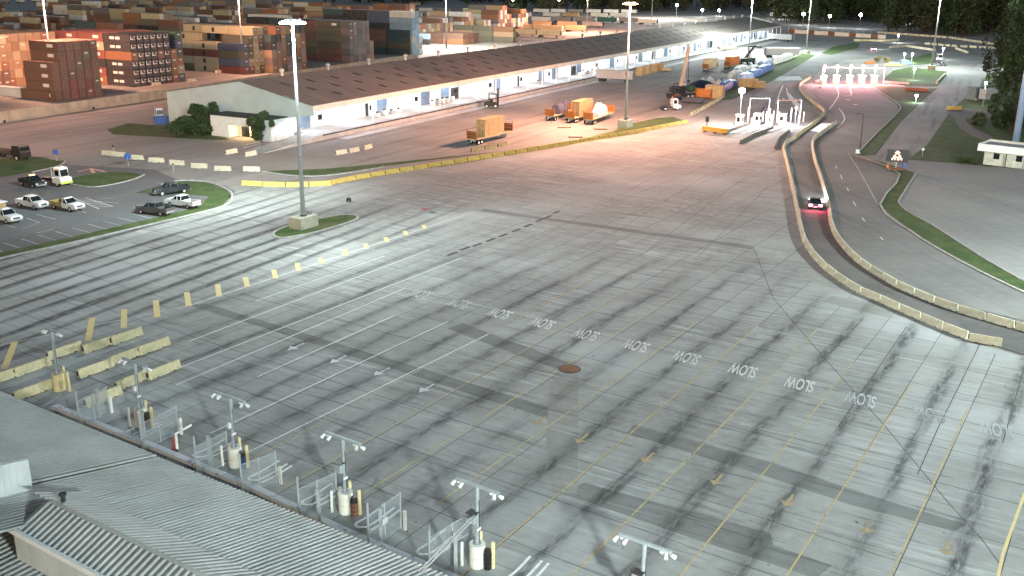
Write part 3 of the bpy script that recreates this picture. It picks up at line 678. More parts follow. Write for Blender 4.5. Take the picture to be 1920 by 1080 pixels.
# ================================================================== JERSEY BARRIERS
JP = [(-.30, 0), (.30, 0), (.30, .08), (.16, .33), (.09, .81), (-.09, .81), (-.16, .33), (-.30, .08)]
BAR = {}
def barrier_me(L, mat, pins=True):
    k = (round(L, 2), mat.name)
    if k not in BAR:
        m = MB(); a = [(-L / 2, y, z) for y, z in JP]; b = [(L / 2, y, z) for y, z in JP]; m.hexa(a, b)
        m.box(-L / 2 - .12, -L / 2 + .01, -.05, .05, .2, .66, 1); m.box(L * .22, L * .3, -.302, .302, -.001, .07, 1); m.box(-L * .3, -L * .22, -.302, .302, -.001, .07, 1)
        BAR[k] = m.mesh('jersey_barrier', [mat, M_DARK])
    return BAR[k]
def barrier(q, d, label, mat=None, L=3.05, group=None, sc=1.0):
    o = link('jersey_barrier', barrier_me(L, mat or M_BARY), None, (q.x, q.y, 0), math.atan2(d.y, d.x) + rnd.uniform(-.022, .022)); o.scale = (1, sc, sc)
    return tag(o, label, 'barrier', group)
def barrier_line(pts, what, mat, group, step=3.12, smooth=5, L=3.05, sc=1.0, skip=()):
    p = smooth_path(px(*pts), smooth) if smooth > 1 else px(*pts)
    w = walk(p, step, step / 2)
    for k, (q, d) in enumerate(w):
        if k in skip: continue
        barrier(q, d, what % nth(k), mat, L, group, sc)
barrier_line([(453, 347), (530, 350), (605, 348), (640, 342)], '%s yellow barrier from the left end of the kerbside row facing the mast island', M_BARG, 'yellow barriers along the yard edge', 3.9, 4, 3.7)
barrier_line([(640, 342), (700, 331), (830, 310), (960, 289), (1090, 267), (1200, 248), (1290, 230)], '%s cream barrier in the long row from the mast island towards the booths', M_BARG, 'yellow barriers along the yard edge', 3.3)
barrier_line([(1488, 262), (1470, 275), (1477, 310), (1490, 370), (1500, 420), (1512, 460), (1545, 502), (1600, 542), (1651, 566), (1730, 601), (1817, 636), (1875, 648)], '%s pale barrier on the apron side of the truck lane, counted from the booths', M_BARW, 'barriers on the apron side of the truck lane', 3.2, 5, 2.98)
barrier_line([(1568, 232), (1535, 255), (1524, 268), (1528, 300), (1541, 340), (1553, 385), (1560, 425), (1575, 455), (1610, 492), (1660, 525), (1708, 550), (1787, 581), (1886, 611), (1990, 640)], '%s pale barrier on the road side of the truck lane, counted from the booths', M_BARW, 'barriers on the road side of the truck lane', 3.2, 5, 2.98)
barrier_line([(1520, 146), (1500, 160), (1502, 172), (1520, 190), (1540, 205), (1545, 214), (1530, 230), (1500, 252), (1488, 262)], '%s cream barrier on the S-bend between the two booth lines', M_BARY, 'barriers on the S-bend by the booths', 3.12)
for nm, pts in (('far', [(8, 712), (62, 694), (122, 664), (187, 652), (238, 636)]), ('middle', [(180, 697), (238, 673), (289, 655)]), ('near', [(64, 738), (195, 750), (250, 719), (308, 700)])):
    for k, q in enumerate(pts):
        w = 'cream barrier in the %s row left of the gate poles, %s from the roof' % (nm, nth(k))
        if nm == 'near' and k == 0: w = 'cream barrier partly hidden behind the roof edge beside the leftmost pole'
        barrier(G(*q), U, w, M_BARY, 3.55, 'barriers beside the leftmost gate poles', 1.0)
for k, (q, a) in enumerate((((205, 291), -12), ((222, 293), -12), ((255, 299), -10), ((293, 304), -10), ((332, 309), -14), ((374, 315), -6), ((418, 320), -4), ((472, 321), -2))):
    barrier(G(*q), dirv(a), '%s pale barrier from the left in the gapped row above the car park' % nth(k), M_BARW, 3.05, 'gapped barriers above the car park', 1.1)
for k, (q, a) in enumerate((((434, 288), 62), ((470, 292), 62), ((640, 289), 57), ((664, 285), 62), ((690, 279), 70))):
    barrier(G(*q), dirv(a), 'pale barrier lying by the dock ramp, %s from the left' % nth(k), M_BARW, 3.05, 'barriers by the dock ramp', 1.1)
for k, q in enumerate(((893, 283), (918, 279), (942, 274))):
    barrier(G(*q), dirv(52), 'mossy barrier before the crate trailer, %s from the left' % nth(k), pm('mossy_concrete', (.30, .28, .14), .9, .25, 1.5), 3.05, 'mossy barriers before the crate trailer')
barrier_line([(1293, 218), (1320, 204), (1352, 186)], 'short cream barrier end-on before the tan box, %s towards the grass', M_BARY, 'short barriers before the tan box', 3.4, 1, 2.0, 1.1)
barrier_line([(1362, 252), (1376, 246), (1400, 237)], 'grimy barrier on the left booth island, %s from the apron', M_BARD, 'barriers on the booth islands', 3.3, 1)
barrier_line([(1388, 270), (1410, 258), (1450, 242)], 'grimy barrier on the middle booth island, %s from the apron', M_BARD, 'barriers on the booth islands', 3.2, 1)
barrier_line([(1453, 280), (1460, 264), (1480, 248)], 'grimy barrier on the right booth island, %s from the apron', M_BARD, 'barriers on the booth islands', 3.2, 1)
barrier_line([(1645, 62), (1700, 66), (1780, 72), (1868, 85)], '%s pale barrier of the far row under the woods, from its left end', M_BARW, 'far barriers under the woods', 4.2, 1, 3.6, 1.4)
barrier_line([(1600, 77), (1650, 78), (1690, 76)], '%s cream barrier on the far bend beyond the red car', M_BARY, 'barriers on the far bend', 4.0, 1, 3.6, 1.3)
barrier_line([(1667, 90), (1700, 88), (1755, 96)], '%s pale barrier on the far traffic island left of the tall mast', M_BARW, 'barriers on the far traffic island', 4.0, 1, 3.4, 1.3)
barrier_line([(1733, 83), (1790, 88), (1868, 92)], '%s barrier of the second far row in front of the woods', M_BARW, 'second far row of barriers', 4.6, 1, 3.4, 1.3)

# ================================================================== WAREHOUSE
A0 = G(318, 236); BU = dirv(62.4); BV = dirv(-28.2); BL = 430.0
def WP(s, t, z): q = A0 + BU * s + BV * t; return Vector((q.x, q.y, z))       # s along the shed, t across it
wh = thing('warehouse', 'long low warehouse with brown pitched roof and brightly lit dock canopy', 'warehouse')
t = NT('roof_brown'); p = t.pos(); q = t_sub(t, p, A0)
u = t.dot(q, tuple(BU)); f = t.noise(t.xyz(t.math('MULTIPLY', u, .9), t.math('MULTIPLY', t.dot(q, tuple(BV)), .06), 0), 1.0, 4)
M_SHED = t.out(t.mix(t.ss(f, .35, .65), (.165, .140, .120), (.22, .185, .160)), .8)
t.bump(t.math('FRACT', t.math('MULTIPLY', u, 1.6)), .05, .5)
M_FASC = pm('fascia_sheet', (.66, .62, .54), .6, .08, .3); M_WALLW = pm('painted_block_wall', (.46, .53, .53), .8, .07, .3)
M_DOORW = pm('dock_door_white', (.72, .75, .77), .5, .06, .6); M_DOCKC = pm('dock_concrete', (.42, .42, .40), .8, .15, .5); M_DOORG = pm('dock_door_grey', (.13, .19, .26), .5, .1, .6)
zr, zl, ze = 11.7, 8.0, 7.55
tr, tw, te, tp = 22.8, 35.2, 43.2, 43.8
BAY = 20.0; nb = int(BL / BAY)
for k in range(nb):                                                          # roof laid in bays
    a, b = k * BAY + (-.3 if k == 0 else 0), (k + 1) * BAY - .06
    m = MB(); th = .12
    for (t0, z0), (t1, z1) in (((-.4, zl + .05), (tr, zr)), ((tr, zr), (te, ze + .05))):
        m.hexa([WP(a, t0, z0 - th), WP(b, t0, z0 - th), WP(b, t1, z1 - th), WP(a, t1, z1 - th)], [WP(a, t0, z0), WP(b, t0, z0), WP(b, t1, z1), WP(a, t1, z1)])
    m.build('roof_panel', M_SHED, wh)
    m = MB(); m.hexa([WP(a, te, ze - 1.15), WP(b, te, ze - 1.15), WP(b, te + .15, ze - 1.15), WP(a, te + .15, ze - 1.15)], [WP(a, te, ze), WP(b, te, ze), WP(b, te + .15, ze), WP(a, te + .15, ze)]); m.build('fascia_panel', M_FASC, wh)
m = MB(); m.face([WP(0, 0, 0), WP(0, tw, 0), WP(0, tw, 9.0), WP(0, tr, zr - .15), WP(0, 0, zl - .1)]); m.build('gable_wall', M_WALLW, wh)
m = MB(); m.face([WP(-.02, tw, 4.3), WP(-.02, te, 4.3 + 1.2), WP(-.02, te, ze - .12), WP(-.02, tw, 9.0 + .35)]); m.build('canopy_gable', M_WALLW, wh)
m = MB(); m.face([WP(0, 0, 0), WP(BL, 0, 0), WP(BL, 0, zl), WP(0, 0, zl)]); m.face([WP(BL, 0, 0), WP(BL, tw, 0), WP(BL, tw, 9), WP(BL, tr, zr - .15), WP(BL, 0, zl)]); m.build('rear_wall', M_WALLW, wh)
m = MB(); m.hexa([WP(0, tw, 0), WP(BL, tw, 0), WP(BL, tw + .2, 0), WP(0, tw + .2, 0)], [WP(0, tw, 8.9), WP(BL, tw, 8.9), WP(BL, tw + .2, 8.9), WP(0, tw + .2, 8.9)]); m.build('dock_wall', M_WPAINT, wh)
m = MB(); m.hexa([WP(2, tw + .2, 0), WP(BL, tw + .2, 0), WP(BL, tp, 0), WP(2, tp, 0)], [WP(2, tw + .2, 1.3), WP(BL, tw + .2, 1.3), WP(BL, tp, 1.3), WP(2, tp, 1.3)]); m.build('dock_platform', M_DOCKC, wh)
m = MB(); m.hexa([WP(2, tp, .95), WP(BL, tp, .95), WP(BL, tp + .12, .95), WP(2, tp + .12, .95)], [WP(2, tp, 1.22), WP(BL, tp, 1.22), WP(BL, tp + .12, 1.22), WP(2, tp + .12, 1.22)]); m.build('dock_bumper', M_DARK, wh)
def wallpiece(name, s0, s1, z0, z1, out, mat):
    m = MB(); m.hexa([WP(s0, tw + .2, z0), WP(s1, tw + .2, z0), WP(s1, tw + .2 + out, z0), WP(s0, tw + .2 + out, z0)], [WP(s0, tw + .2, z1), WP(s1, tw + .2, z1), WP(s1, tw + .2 + out, z1), WP(s0, tw + .2 + out, z1)]); return m.build(name, mat, wh)
for k in range(42):
    s = 4 + k * 10
    wallpiece('dock_door', s, s + 4.2, 1.3, 5.0, .05, M_DOORG if k % 3 == 0 or rnd.random() < .25 else M_DOORW)
    if k % 4 == 2: wallpiece('dark_doorway', s + 5.2, s + 6.4 + (3 if k % 8 == 6 else 0), 1.3, 4.4, .03, M_BLACK)
    m = MB(); q = WP(s + 8, tp - 1.2, 0); m.box(q.x - .16, q.x + .16, q.y - .16, q.y + .16, 1.3, 7.2); m.build('canopy_column', M_WPAINT, wh)
    if k % 2 == 0: wallpiece('window', s + 7, s + 8.4, 2.6, 3.8, .04, M_GLASS)
# orange-lit strip of canopy valance and roof ventilators
for k in range(21):
    s = k * 20 + 4; f = k % 3
    m = MB(); m.hexa([WP(s, te - 3.2, ze - 1.9), WP(s + 13, te - 3.2, ze - 1.9), WP(s + 13, te - 3.1, ze - 1.9), WP(s, te - 3.1, ze - 1.9)], [WP(s, te - 3.2, ze - .5), WP(s + 13, te - 3.2, ze - .5), WP(s + 13, te - 3.1, ze - .5), WP(s, te - 3.1, ze - .5)])
    m.build('valance', M_FASC, wh)
for k in range(24):
    c = WP(14 + k * 17.2, tr + .2, zr - .1); m = MB(); m.cyl(c, c + UP3 * .9, .35, .32, 8); m.ball(c + UP3 * 1.25, .62, 8, 5, sz=.75); m.build('roof_ventilator', M_GALV if k % 3 else M_FASC, wh)
for k in range(46):
    for j, tt in enumerate((27.5, 32.5, 37.5)):
        s = 8 + k * 9 + j * 3
        if s > BL - 4 or (k > 30 and j != 1): continue
        z = zr - (tt - tr) / (te - tr) * (zr - ze) + .02; m = MB(); dz = -(zr - ze) / (te - tr) * 2.2
        m.hexa([WP(s, tt, z), WP(s + 1.1, tt, z), WP(s + 1.1, tt + 2.2, z + dz), WP(s, tt + 2.2, z + dz)], [WP(s, tt, z + .09), WP(s + 1.1, tt, z + .09), WP(s + 1.1, tt + 2.2, z + dz + .09), WP(s, tt + 2.2, z + dz + .09)])
        m.build('skylight', pm('grimy_skylight', (.045, .043, .042), .5), wh)
for k in range(27):
    s = 3 + k * 15.8
    if s > BL - 3: break
    a = WP(s, te - 2.6, ze - .75)
    fx = thing('dock_light', '%s tube light under the warehouse canopy from the gable end' % nth(k), 'lamp', a, R(62.4), 'tube lights under the dock canopy')
    MB().box(-1.3, 1.3, -.12, .12, -.08, .0).build('tube', em('dock_tube', (.82, .90, 1.0), 25.0), fx); MB().box(-1.35, 1.35, -.16, .16, .0, .07).build('housing', M_WPAINT, fx)
    light('dock_glow', 'POINT', tuple(a + BV * -1.2 - UP3 * .5), 1700 if k < 16 else 1900, (.78, .88, 1.0), size=.5)
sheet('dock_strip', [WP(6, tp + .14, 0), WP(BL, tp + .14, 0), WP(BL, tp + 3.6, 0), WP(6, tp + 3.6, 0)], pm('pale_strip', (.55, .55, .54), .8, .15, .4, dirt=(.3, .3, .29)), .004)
# annex at the gable end
q = [G(397, 254), G(500, 268)]; a0 = q[0]; a1 = a0 + BV * 17.2; dep = 9.5
an = thing('office_annex', 'small white flat-roofed annex against the warehouse gable with a lit porch', 'office building')
W4 = 4.6
def box4(mb, p, du, dv, z0, z1, m=0):
    b = [p, p + du, p + du + dv, p + dv]; mb.hexa([(v.x, v.y, z0) for v in b], [(v.x, v.y, z1) for v in b], m); return mb
pw = BV * 17.2; dv = BU * dep
box4(MB(), a0, BV * 5.2, dv, 0, W4).build('wall', M_WPAINT, an); box4(MB(), a0 + BV * 13.2, BV * 4.0, dv, 0, W4).build('wall', M_WPAINT, an)
box4(MB(), a0 + BV * 5.2, BV * 8.0, BU * .3, 2.7, W4).build('porch_header', M_WPAINT, an)
box4(MB(), a0 + BV * 5.2 + BU * 2.6, BV * 8.0, BU * .3, 0, W4).build('porch_wall', pm('cream_wall', (.62, .56, .44), .8), an)
box4(MB(), a0 + BV * 6.6 + BU * 2.5, BV * 2.2, BU * .12, 0, 2.5).build('porch_door', M_GLASS, an); box4(MB(), a0 + BV * 10 + BU * 2.5, BV * 1.4, BU * .12, 0, 2.3).build('porch_window', M_DOORW, an)
box4(MB(), a0 - BV * .2 - BU * .25, BV * 17.6, BU * (dep + .2), W4, W4 + .18).build('flat_roof', pm('felt_roof', (.055, .06, .06), .9), an)
light('porch_lamp', 'POINT', tuple(a0 + BV * 9 + BU * 1.2 + UP3 * 2.4), 900, (1.0, .62, .30), size=.2)
pl = thing('porch_lamp', 'small warm lamp in the porch of the white annex', 'lamp', a0 + BV * 9 + BU * 2.3 + UP3 * 2.45); MB().ball((0, 0, 0), .16).build('bulb', em('warm_bulb', (1, .7, .4), 20), pl); MB().box(-.2, .2, .05, .25, .05, .25).build('bracket', M_DARK, pl)
# ramp with handrails down from the dock
rp = thing('dock_ramp', 'concrete ramp with pipe handrails at the near end of the dock', 'ramp')
B0, B1 = WP(2, tw + 3.5, 0), WP(2, tp, 0); d = -BU * 19
m = MB(); m.hexa([B0 + d, B1 + d, B1, B0], [B0 + d + UP3 * .06, B1 + d + UP3 * .06, B1 + UP3 * 1.3, B0 + UP3 * 1.3]); m.build('ramp_slab', M_DOCKC, rp)
for e in (B0, B1):
    for z in (.55, 1.05): MB().cyl(e + d + UP3 * (z + .06), e + UP3 * (z + 1.3), .05, n=6).build('rail', M_GALV, rp)
    for f in (0, .25, .5, .75, 1): q = e + d * (1 - f) + UP3 * (.06 + 1.24 * f); MB().cyl(q, q + UP3 * 1.1, .05, n=6).build('post', M_GALV, rp)
# things on the dock
for k, (s, nm) in enumerate(((30, 1), (33, 1), (36, 0), (39, 1), (55, 1), (57.5, 0), (60, 1), (62.5, 1), (65, 1), (150, 1), (153, 1), (157, 0), (161, 1), (166, 1), (118, 0))):
    o = thing('pallet_load', '%s shrink-wrapped pallet load on the lit dock counted from the gable' % nth(k), 'pallet load', WP(s, tw + 3.2, 1.3), R(62.4), 'pallet loads on the dock')
    m = MB()
    for x in (-.55, 0, .55): m.box(x - .06, x + .06, -.5, .5, 0, .1)
    m.box(-.65, .65, -.55, .55, .1, .15); m.build('pallet', M_BATTEN, o)
    h = rnd.uniform(.8, 1.5); MB().obox((0, 0, 0), (1, 0, 0), (0, 1, 0), 1.2, 1.0, .15, h, tx=.9, ty=.85).build('wrapped_goods', M_TARPW if nm else M_GREY, o)
    MB().box(-.3, .2, -.2, .3, h, h + .35).build('top_parcel', M_DARK, o)
# boundary wall behind, between the container yard and the road
wa, wb = G(-60, 240), G(310, 184); dw = (wb - wa).normalized(); wn_ = Vector((-dw.y, dw.x, 0))
bw = thing('boundary_wall', 'long pale concrete wall between the container yard and the road', 'wall')
M_WALLC = pm('wall_concrete', (.40, .35, .27), .85, .15, .4, objvar=.15)
n = 0
for k, (q, d) in enumerate(walk([wa - dw * 30, wb + dw * 150], 3.05)):
    MB().obox(q, tuple(dw), tuple(wn_), 3.0, .35, -.05, 2.55, ty=.6).build('wall_panel', M_WALLC, bw)
    if k % 9 == 4: MB().obox(q - wn_ * .32, tuple(dw), tuple(wn_), .5, .25, -.02, .6).build('drain_box', M_DARK, bw)
for k, q in enumerate(((293, 160), (360, 153), (410, 137), (513, 133), (545, 128))):
    barrier(G(*q), dirv(60), 'pale barrier at the foot of the container stacks, %s from the left' % nth(k), M_BARW, 3.6, 'barriers by the container stacks', 1.2)

# ================================================================== CONTAINERS
t = NT('container_paint'); oi = t.n.new('ShaderNodeObjectInfo'); co = t.obj()
f = t.noise(co, .8, 5, .65)
rust = t.math('MULTIPLY', t.ss(t.noise(co, 1.7, 6, .7), .58, .74), .55)
c = t.mix(rust, t.mix(t.math('MULTIPLY', t.ss(f, .35, .7), .35), oi.outputs['Color'], t.mix(.22, oi.outputs['Color'], (.30, .28, .25))), (.10, .055, .03))
t.bump(t.math('SINE', t.math('MULTIPLY', t.dot(co, (1, 1, 0)), 22.0)), .04, .7); M_CONT = t.out(c, .6)
t = NT('container_field'); at = t.n.new('ShaderNodeVertexColor'); at.layer_name = 'Col'; M_CFIELD = t.out(t.mix(t.math('MULTIPLY', t.ss(t.noise(t.pos(), .8, 5), .4, .7), .3), at.outputs['Color'], (.16, .15, .14)), .65)
M_RODS = pm('lock_rods', (.26, .25, .24), .5, .2)
M_MARK = pm('white_stencil_lit_end', (.68, .68, .65), .7, .1, 3)
CL, CW, CH = 12.19, 2.44, 2.59
def container_geo(mb, mark=0):
    """local: door end at +x... y across, z up, origin at the bottom of the door-end corner centre"""
    mb.box(-CL + .08, -.08, -CW / 2 + .06, CW / 2 - .06, .12, CH - .06)
    for y in (-CW / 2, CW / 2 - .12):
        for x in (-CL, -.14): mb.box(x, x + .14, y, y + .12, 0, CH)
        mb.box(-CL + .14, -.14, y + .02, y + .10, 0, .16); mb.box(-CL + .14, -.14, y + .02, y + .10, CH - .14, CH)
    mb.box(-.10, -.02, -CW / 2 + .12, CW / 2 - .12, 0, .15); mb.box(-.10, -.02, -CW / 2 + .12, CW / 2 - .12, CH - .14, CH)
    for y in (-.75, -.28, .28, .75): mb.box(-.08, -.03, y - .03, y + .03, .15, CH - .14, 2)
    mb.box(-.085, -.05, -.015, .015, .15, CH - .14, 2)
    if mark == 1:                                                            # pale L-shaped stencil and bars on the doors
        mb.box(-.02, -.015, -.95, -.60, 1.0, 2.15, 1); mb.box(-.02, -.015, -.60, .05, 1.0, 1.35, 1); mb.box(-.02, -.015, .3, .9, 1.75, 2.0, 1); mb.box(-.02, -.015, .3, .75, 1.1, 1.35, 1)
        mb.box(-6.6, -4.6, -CW / 2 - .005, -CW / 2 + .01, 1.0, 1.75, 1); mb.box(-9.2, -7.2, -CW / 2 - .005, -CW / 2 + .01, 1.0, 1.75, 1)
    if mark == 2: mb.box(-4.6, -2.0, -CW / 2 - .005, -CW / 2 + .01, 1.0, 1.9, 1)
    if mark == 3: mb.box(-7.4, -6.2, -CW / 2 - .005, -CW / 2 + .01, .5, 2.0, 3)
    if mark == 5: mb.box(-.045, -.02, -CW / 2 + .12, CW / 2 - .12, .16, CH - .15, 1)  # white panel over the doors stands in for bright light on that end
    if mark == 4: mb.box(-.02, -.015, -.5, .5, 1.6, 1.95, 1)
CME = []
for k in range(6):
    m = MB(); container_geo(m, k); CME.append(m.mesh('shipping_container', [M_CONT, M_MARK, M_RODS, M_DARK]))
CLIST = []
YA, YB = dirv(60), dirv(150)
PAL = dict(orange=(.255, .115, .055), brown=(.155, .082, .058), dark=(.028, .030, .036), cream=(.44, .39, .25), red=(.21, .068, .058), grey=(.15, .15, .155), green=(.05, .095, .075), blue=(.065, .095, .16), sky=(.28, .42, .54), white=(.60, .62, .60), mauve=(.22, .175, .175), teal=(.035, .075, .08), olive=(.12, .115, .075), tan=(.34, .23, .14))
def put(pos, ang, colname, mark, label, grp): CLIST.append((pos, ang, colname, mark, label, grp))
def stack(nm, corner, cols, rows, cf, grp, mf=None, off=0.0, gap=.15, ang=60.0):
    """cols: list of tier counts along the yard row; rows: containers end to end away from the wall"""
    A, B = dirv(ang), dirv(ang + 90); c0 = G(*corner); N = len(cols)
    for i, h in enumerate(cols):
        if h <= 0: continue
        for j in range(rows):
            hh = h if j == 0 else max(1, h - (1 if (i * 7 + j * 3) % 5 == 0 else 0))
            for k in range(hh):
                left_open = i == 0 or k >= cols[i - 1] or cols[i - 1] <= 0
                if not (j == 0 or left_open or k == hh - 1): continue
                pos = c0 + A * (off + (i + .5) * (CW + gap)) + B * (j * (CL + .35)); pos.z = k * (CH + .05)
                cn = cf(i, j, k); mk = mf(i, j, k, cn) if mf else 0
                tier = ['ground', 'second', 'third', 'fourth', 'fifth', 'sixth', 'seventh'][k]
                where = nth(i) + ' column' if j == 0 else nth(i) + ' column, ' + nth(j) + ' row back'
                lab = '%s container, %s tier, %s in %s' % ({'sky': 'pale-blue'}.get(cn, cn), tier, where, nm)
                put(pos, R(ang - 90), cn, mk, lab, grp)
ch = lambda seq: rnd.choice(seq)
stack('the charcoal stack', (252, 163), [6] * 6 + [4, 6], 3, lambda i, j, k: ('dark' if i < 6 and (j == 0 and not (k == 3 and i in (0, 4))) else 'orange' if i == 6 or (j == 0) else ['orange', 'red', 'dark', 'red', 'cream', 'red'][min(k, 5)]) if not (i == 7) else ch(['cream', 'green', 'blue', 'cream', 'orange']),
      'containers of the charcoal stack', lambda i, j, k, c: 1 if c == 'dark' else 2 if j > 0 else 4)
stack('the brown stack', (104, 190), [4, 6, 6, 6, 6, 6], 1, lambda i, j, k: ch(['brown', 'brown', 'olive', 'brown']) if j == 0 and not (k < 2 and i in (2, 4)) else 'red' if j == 0 else 'brown', 'containers of the brown stack', lambda i, j, k, c: 2 if i < 2 else (4 if (i * 5 + k * 3) % 4 == 0 else 0))
stack('the single ground row', (92, 189), [1], 2, lambda i, j, k: 'brown' if j == 0 else 'white', 'single containers on the ground', lambda i, j, k, c: 2 if j == 1 else 0)
stack('the orange-lit stack', (18, 163), [6] * 7, 2, lambda i, j, k: ch(['tan', 'tan', 'orange', 'cream', 'tan']), 'containers of the orange-lit stack', lambda i, j, k, c: 4 if (i * 3 + k) % 5 == 0 else 0)
stack('the stack at the left edge', (-52, 172), [6] * 5, 1, lambda i, j, k: ch(['cream', 'tan', 'orange']) if k > 1 else 'brown', 'containers of the left edge stack', lambda i, j, k, c: 4)
stack('the cream stack', (459, 140), [4, 5, 6, 6, 6, 6], 3, lambda i, j, k: 'red' if (k == 0 and i < 2 and j == 0) or (k == 2 and j > 0) else ch(['cream', 'cream', 'cream', 'mauve', 'olive', 'blue']) if j == 0 else ch(['cream', 'cream', 'cream', 'olive']), 'containers of the cream stack', lambda i, j, k, c: 3 if j > 0 else 4)
stack('the mixed stack', (512, 137), [5, 6, 6, 6, 5, 6, 6], 2, lambda i, j, k: ch(['orange', 'teal', 'tan', 'dark', 'orange', 'mauve']), 'containers of the mixed stack', lambda i, j, k, c: 4 if (i + k) % 3 == 0 else 0)
stack('the teal stack', (590, 110), [6, 6], 3, lambda i, j, k: ch(['teal', 'dark', 'teal']), 'containers of the teal stack', None)
stack('the slim grey stack', (641, 117), [6], 2, lambda i, j, k: ch(['olive', 'brown', 'olive']), 'containers of the slim grey stack', lambda i, j, k, c: 5 if j == 0 and k < 5 else 2)
stack('the mauve stack', (657, 118), [6, 6, 6, 6, 6, 3], 2, lambda i, j, k: ch(['mauve', 'mauve', 'grey']) if i < 5 else 'tan', 'containers of the mauve stack', lambda i, j, k, c: 4)
stack('the brown corner stack', (768, 104), [4], 3, lambda i, j, k: ch(['brown', 'olive', 'teal']), 'containers of the brown corner stack', lambda i, j, k, c: 2)
stack('the pale blue stack', (774, 104), [7, 7, 3], 4, lambda i, j, k: ch(['sky', 'sky', 'white']) if j == 0 else ch(['teal', 'dark', 'teal', 'blue']), 'containers of the pale blue stack', lambda i, j, k, c: 2 if j > 0 else 0)
stack('the low brown block', (868, 84), [2, 2, 2, 2, 2, 2], 2, lambda i, j, k: ch(['brown', 'orange', 'brown']), 'containers of the low brown block', lambda i, j, k, c: 4)
stack('the green and white pair', (802, 84), [2], 2, lambda i, j, k: 'sky' if j == 0 and k == 1 else 'dark', 'containers of the low pair', None)
stack('the low roadside row', (962, 80), [3, 2], 3, lambda i, j, k: ch(['olive', 'orange', 'tan']), 'containers of the low row by the roof', lambda i, j, k, c: 2)
# further blocks of the yard, row behind row
for r, boff in enumerate((58, 112, 168, 226, 285, 345)):
    a = 150.0
    while a < 560:
        n = rnd.randint(3, 6); hgt = rnd.randint(3, 6)
        b = 262 + boff; c0 = YA * a + YB * b
        x, y, z = proj(c0)
        if -80 < x < 1100 and y < 130 and z > 0:
            nm = 'a block in yard row %s' % 'behind the front stacks,next beyond,further beyond,farthest,x,y'.split(',')[r]
            for i in range(n):
                h = max(2, hgt - rnd.randint(0, 1))
                for j in range(2):
                    for k in range(h):
                        if not (j == 0 or i == 0 or k == h - 1): continue
                        pos = c0 + YA * (i + .5) * 2.55 + YB * (j * 12.5); pos.z = k * 2.61
                        far = a > 330 - 30 * r  # lack of light on the left blocks is put into darker colours
                        put(pos, R(-30), ch(['brown', 'dark', 'olive', 'dark', 'grey', 'brown', 'teal'] if not far else ['tan', 'orange', 'white', 'cream', 'grey', 'brown']), ch([0, 2, 4]), '', '')
        a += n * 2.55 + rnd.choice([.3, 3.5, 9.0])
def seen_size(c):
    x, y, z = proj(c[0] + Vector((0, 0, 1.3))); return z if (-60 < x < 1980 and -60 < y) else z + 5000
named = [c for c in CLIST if c[4]]; other = [c for c in CLIST if not c[4]]
named.sort(key=seen_size); other.sort(key=seen_size)
field = MB(); fcol = []
def to_field(c):
    pos, ang = c[0], c[1]; ax = Vector((math.cos(ang), math.sin(ang), 0)); ay = Vector((-ax.y, ax.x, 0)); n0 = len(field.f)
    field.obox(pos - ax * CL / 2, ax, ay, CL - .06, CW - .05, .03, CH); v = rnd.uniform(.8, 1.2)
    col = tuple(min(1, q * v) for q in PAL[c[2]])
    field.obox(pos - ax * .04, ax, ay, .06, .12, .1, CH - .1)
    fcol.extend([col] * (len(field.f) - n0))
SEEN = {}
for n, c in enumerate(named):
    if n >= 300: to_field(c); continue
    o = link('shipping_container', CME[c[3]], None, c[0], c[1]); v = rnd.uniform(.82, 1.18)
    o.color = (*[min(1, q * v) for q in PAL[c[2]]], 1); tag(o, c[4], 'container', c[5])
for c in other: to_field(c)
if field.f:
    o = field.build('container_field', M_CFIELD); me = o.data; ca = me.color_attributes.new('Col', 'FLOAT_COLOR', 'CORNER')
    arr = []
    for p_, c in zip(me.polygons, fcol): arr += [*c, 1.0] * p_.loop_total
    ca.data.foreach_set('color', arr); tag(o, kind='stuff')
# white and tinted box trailers standing in the far yard
tr_me = {}
def box_trailer_geo(L=14.6, w=2.6, h=2.75, z0=1.2):
    b = MB().box(-L / 2, L / 2, -w / 2, w / 2, z0, z0 + h); f = MB()
    f.box(-L / 2 + .3, L / 2 - .5, -.5, .5, z0 - .25, z0); f.box(L / 2 - 3, L / 2 - 2.8, -.8, .8, 0, z0 - .2)
    for x in (-L / 2 + 1.3, -L / 2 + 2.6):
        for y in (-1.15, .85): f.cyl((x, y, .5), (x, y + .3, .5), .5, n=10)
    e = MB()
    for y in (-w / 2 + .06, -.05, w / 2 - .16): e.box(-L / 2 - .03, -L / 2, y, y + .1, z0 + .05, z0 + h - .05)
    for x in (-L / 2, L / 2 - .1): e.box(x, x + .1, -w / 2 - .015, w / 2 + .015, z0, z0 + h + .02)
    return b, f, e
def box_trailer(q, ang, label, mat, grp, L=14.6, **kw):
    o = thing('box_trailer', label, 'trailer', q, ang, grp); key = (L, mat.name)
    if key not in tr_me: b, f, e = box_trailer_geo(L, **kw); tr_me[key] = (b.mesh('box_body', mat), f.mesh('running_gear', M_DARK), e.mesh('corner_trim', M_GALV))
    for n_, me in zip(('box_body', 'running_gear', 'corner_trim'), tr_me[key]): link(n_, me, o)
    return o
M_TRW = pm('trailer_white', (.70, .70, .66), .5, .08, .4, objvar=.2); M_TRT = pm('trailer_tan', (.52, .36, .20), .6, .1, .4); M_TRG = pm('trailer_grey', (.26, .25, .23), .6, .1, .4); M_TRN = pm('trailer_green', (.03, .14, .11), .6); M_TRB = pm('trailer_brown', (.20, .11, .06), .6, .2, .4)
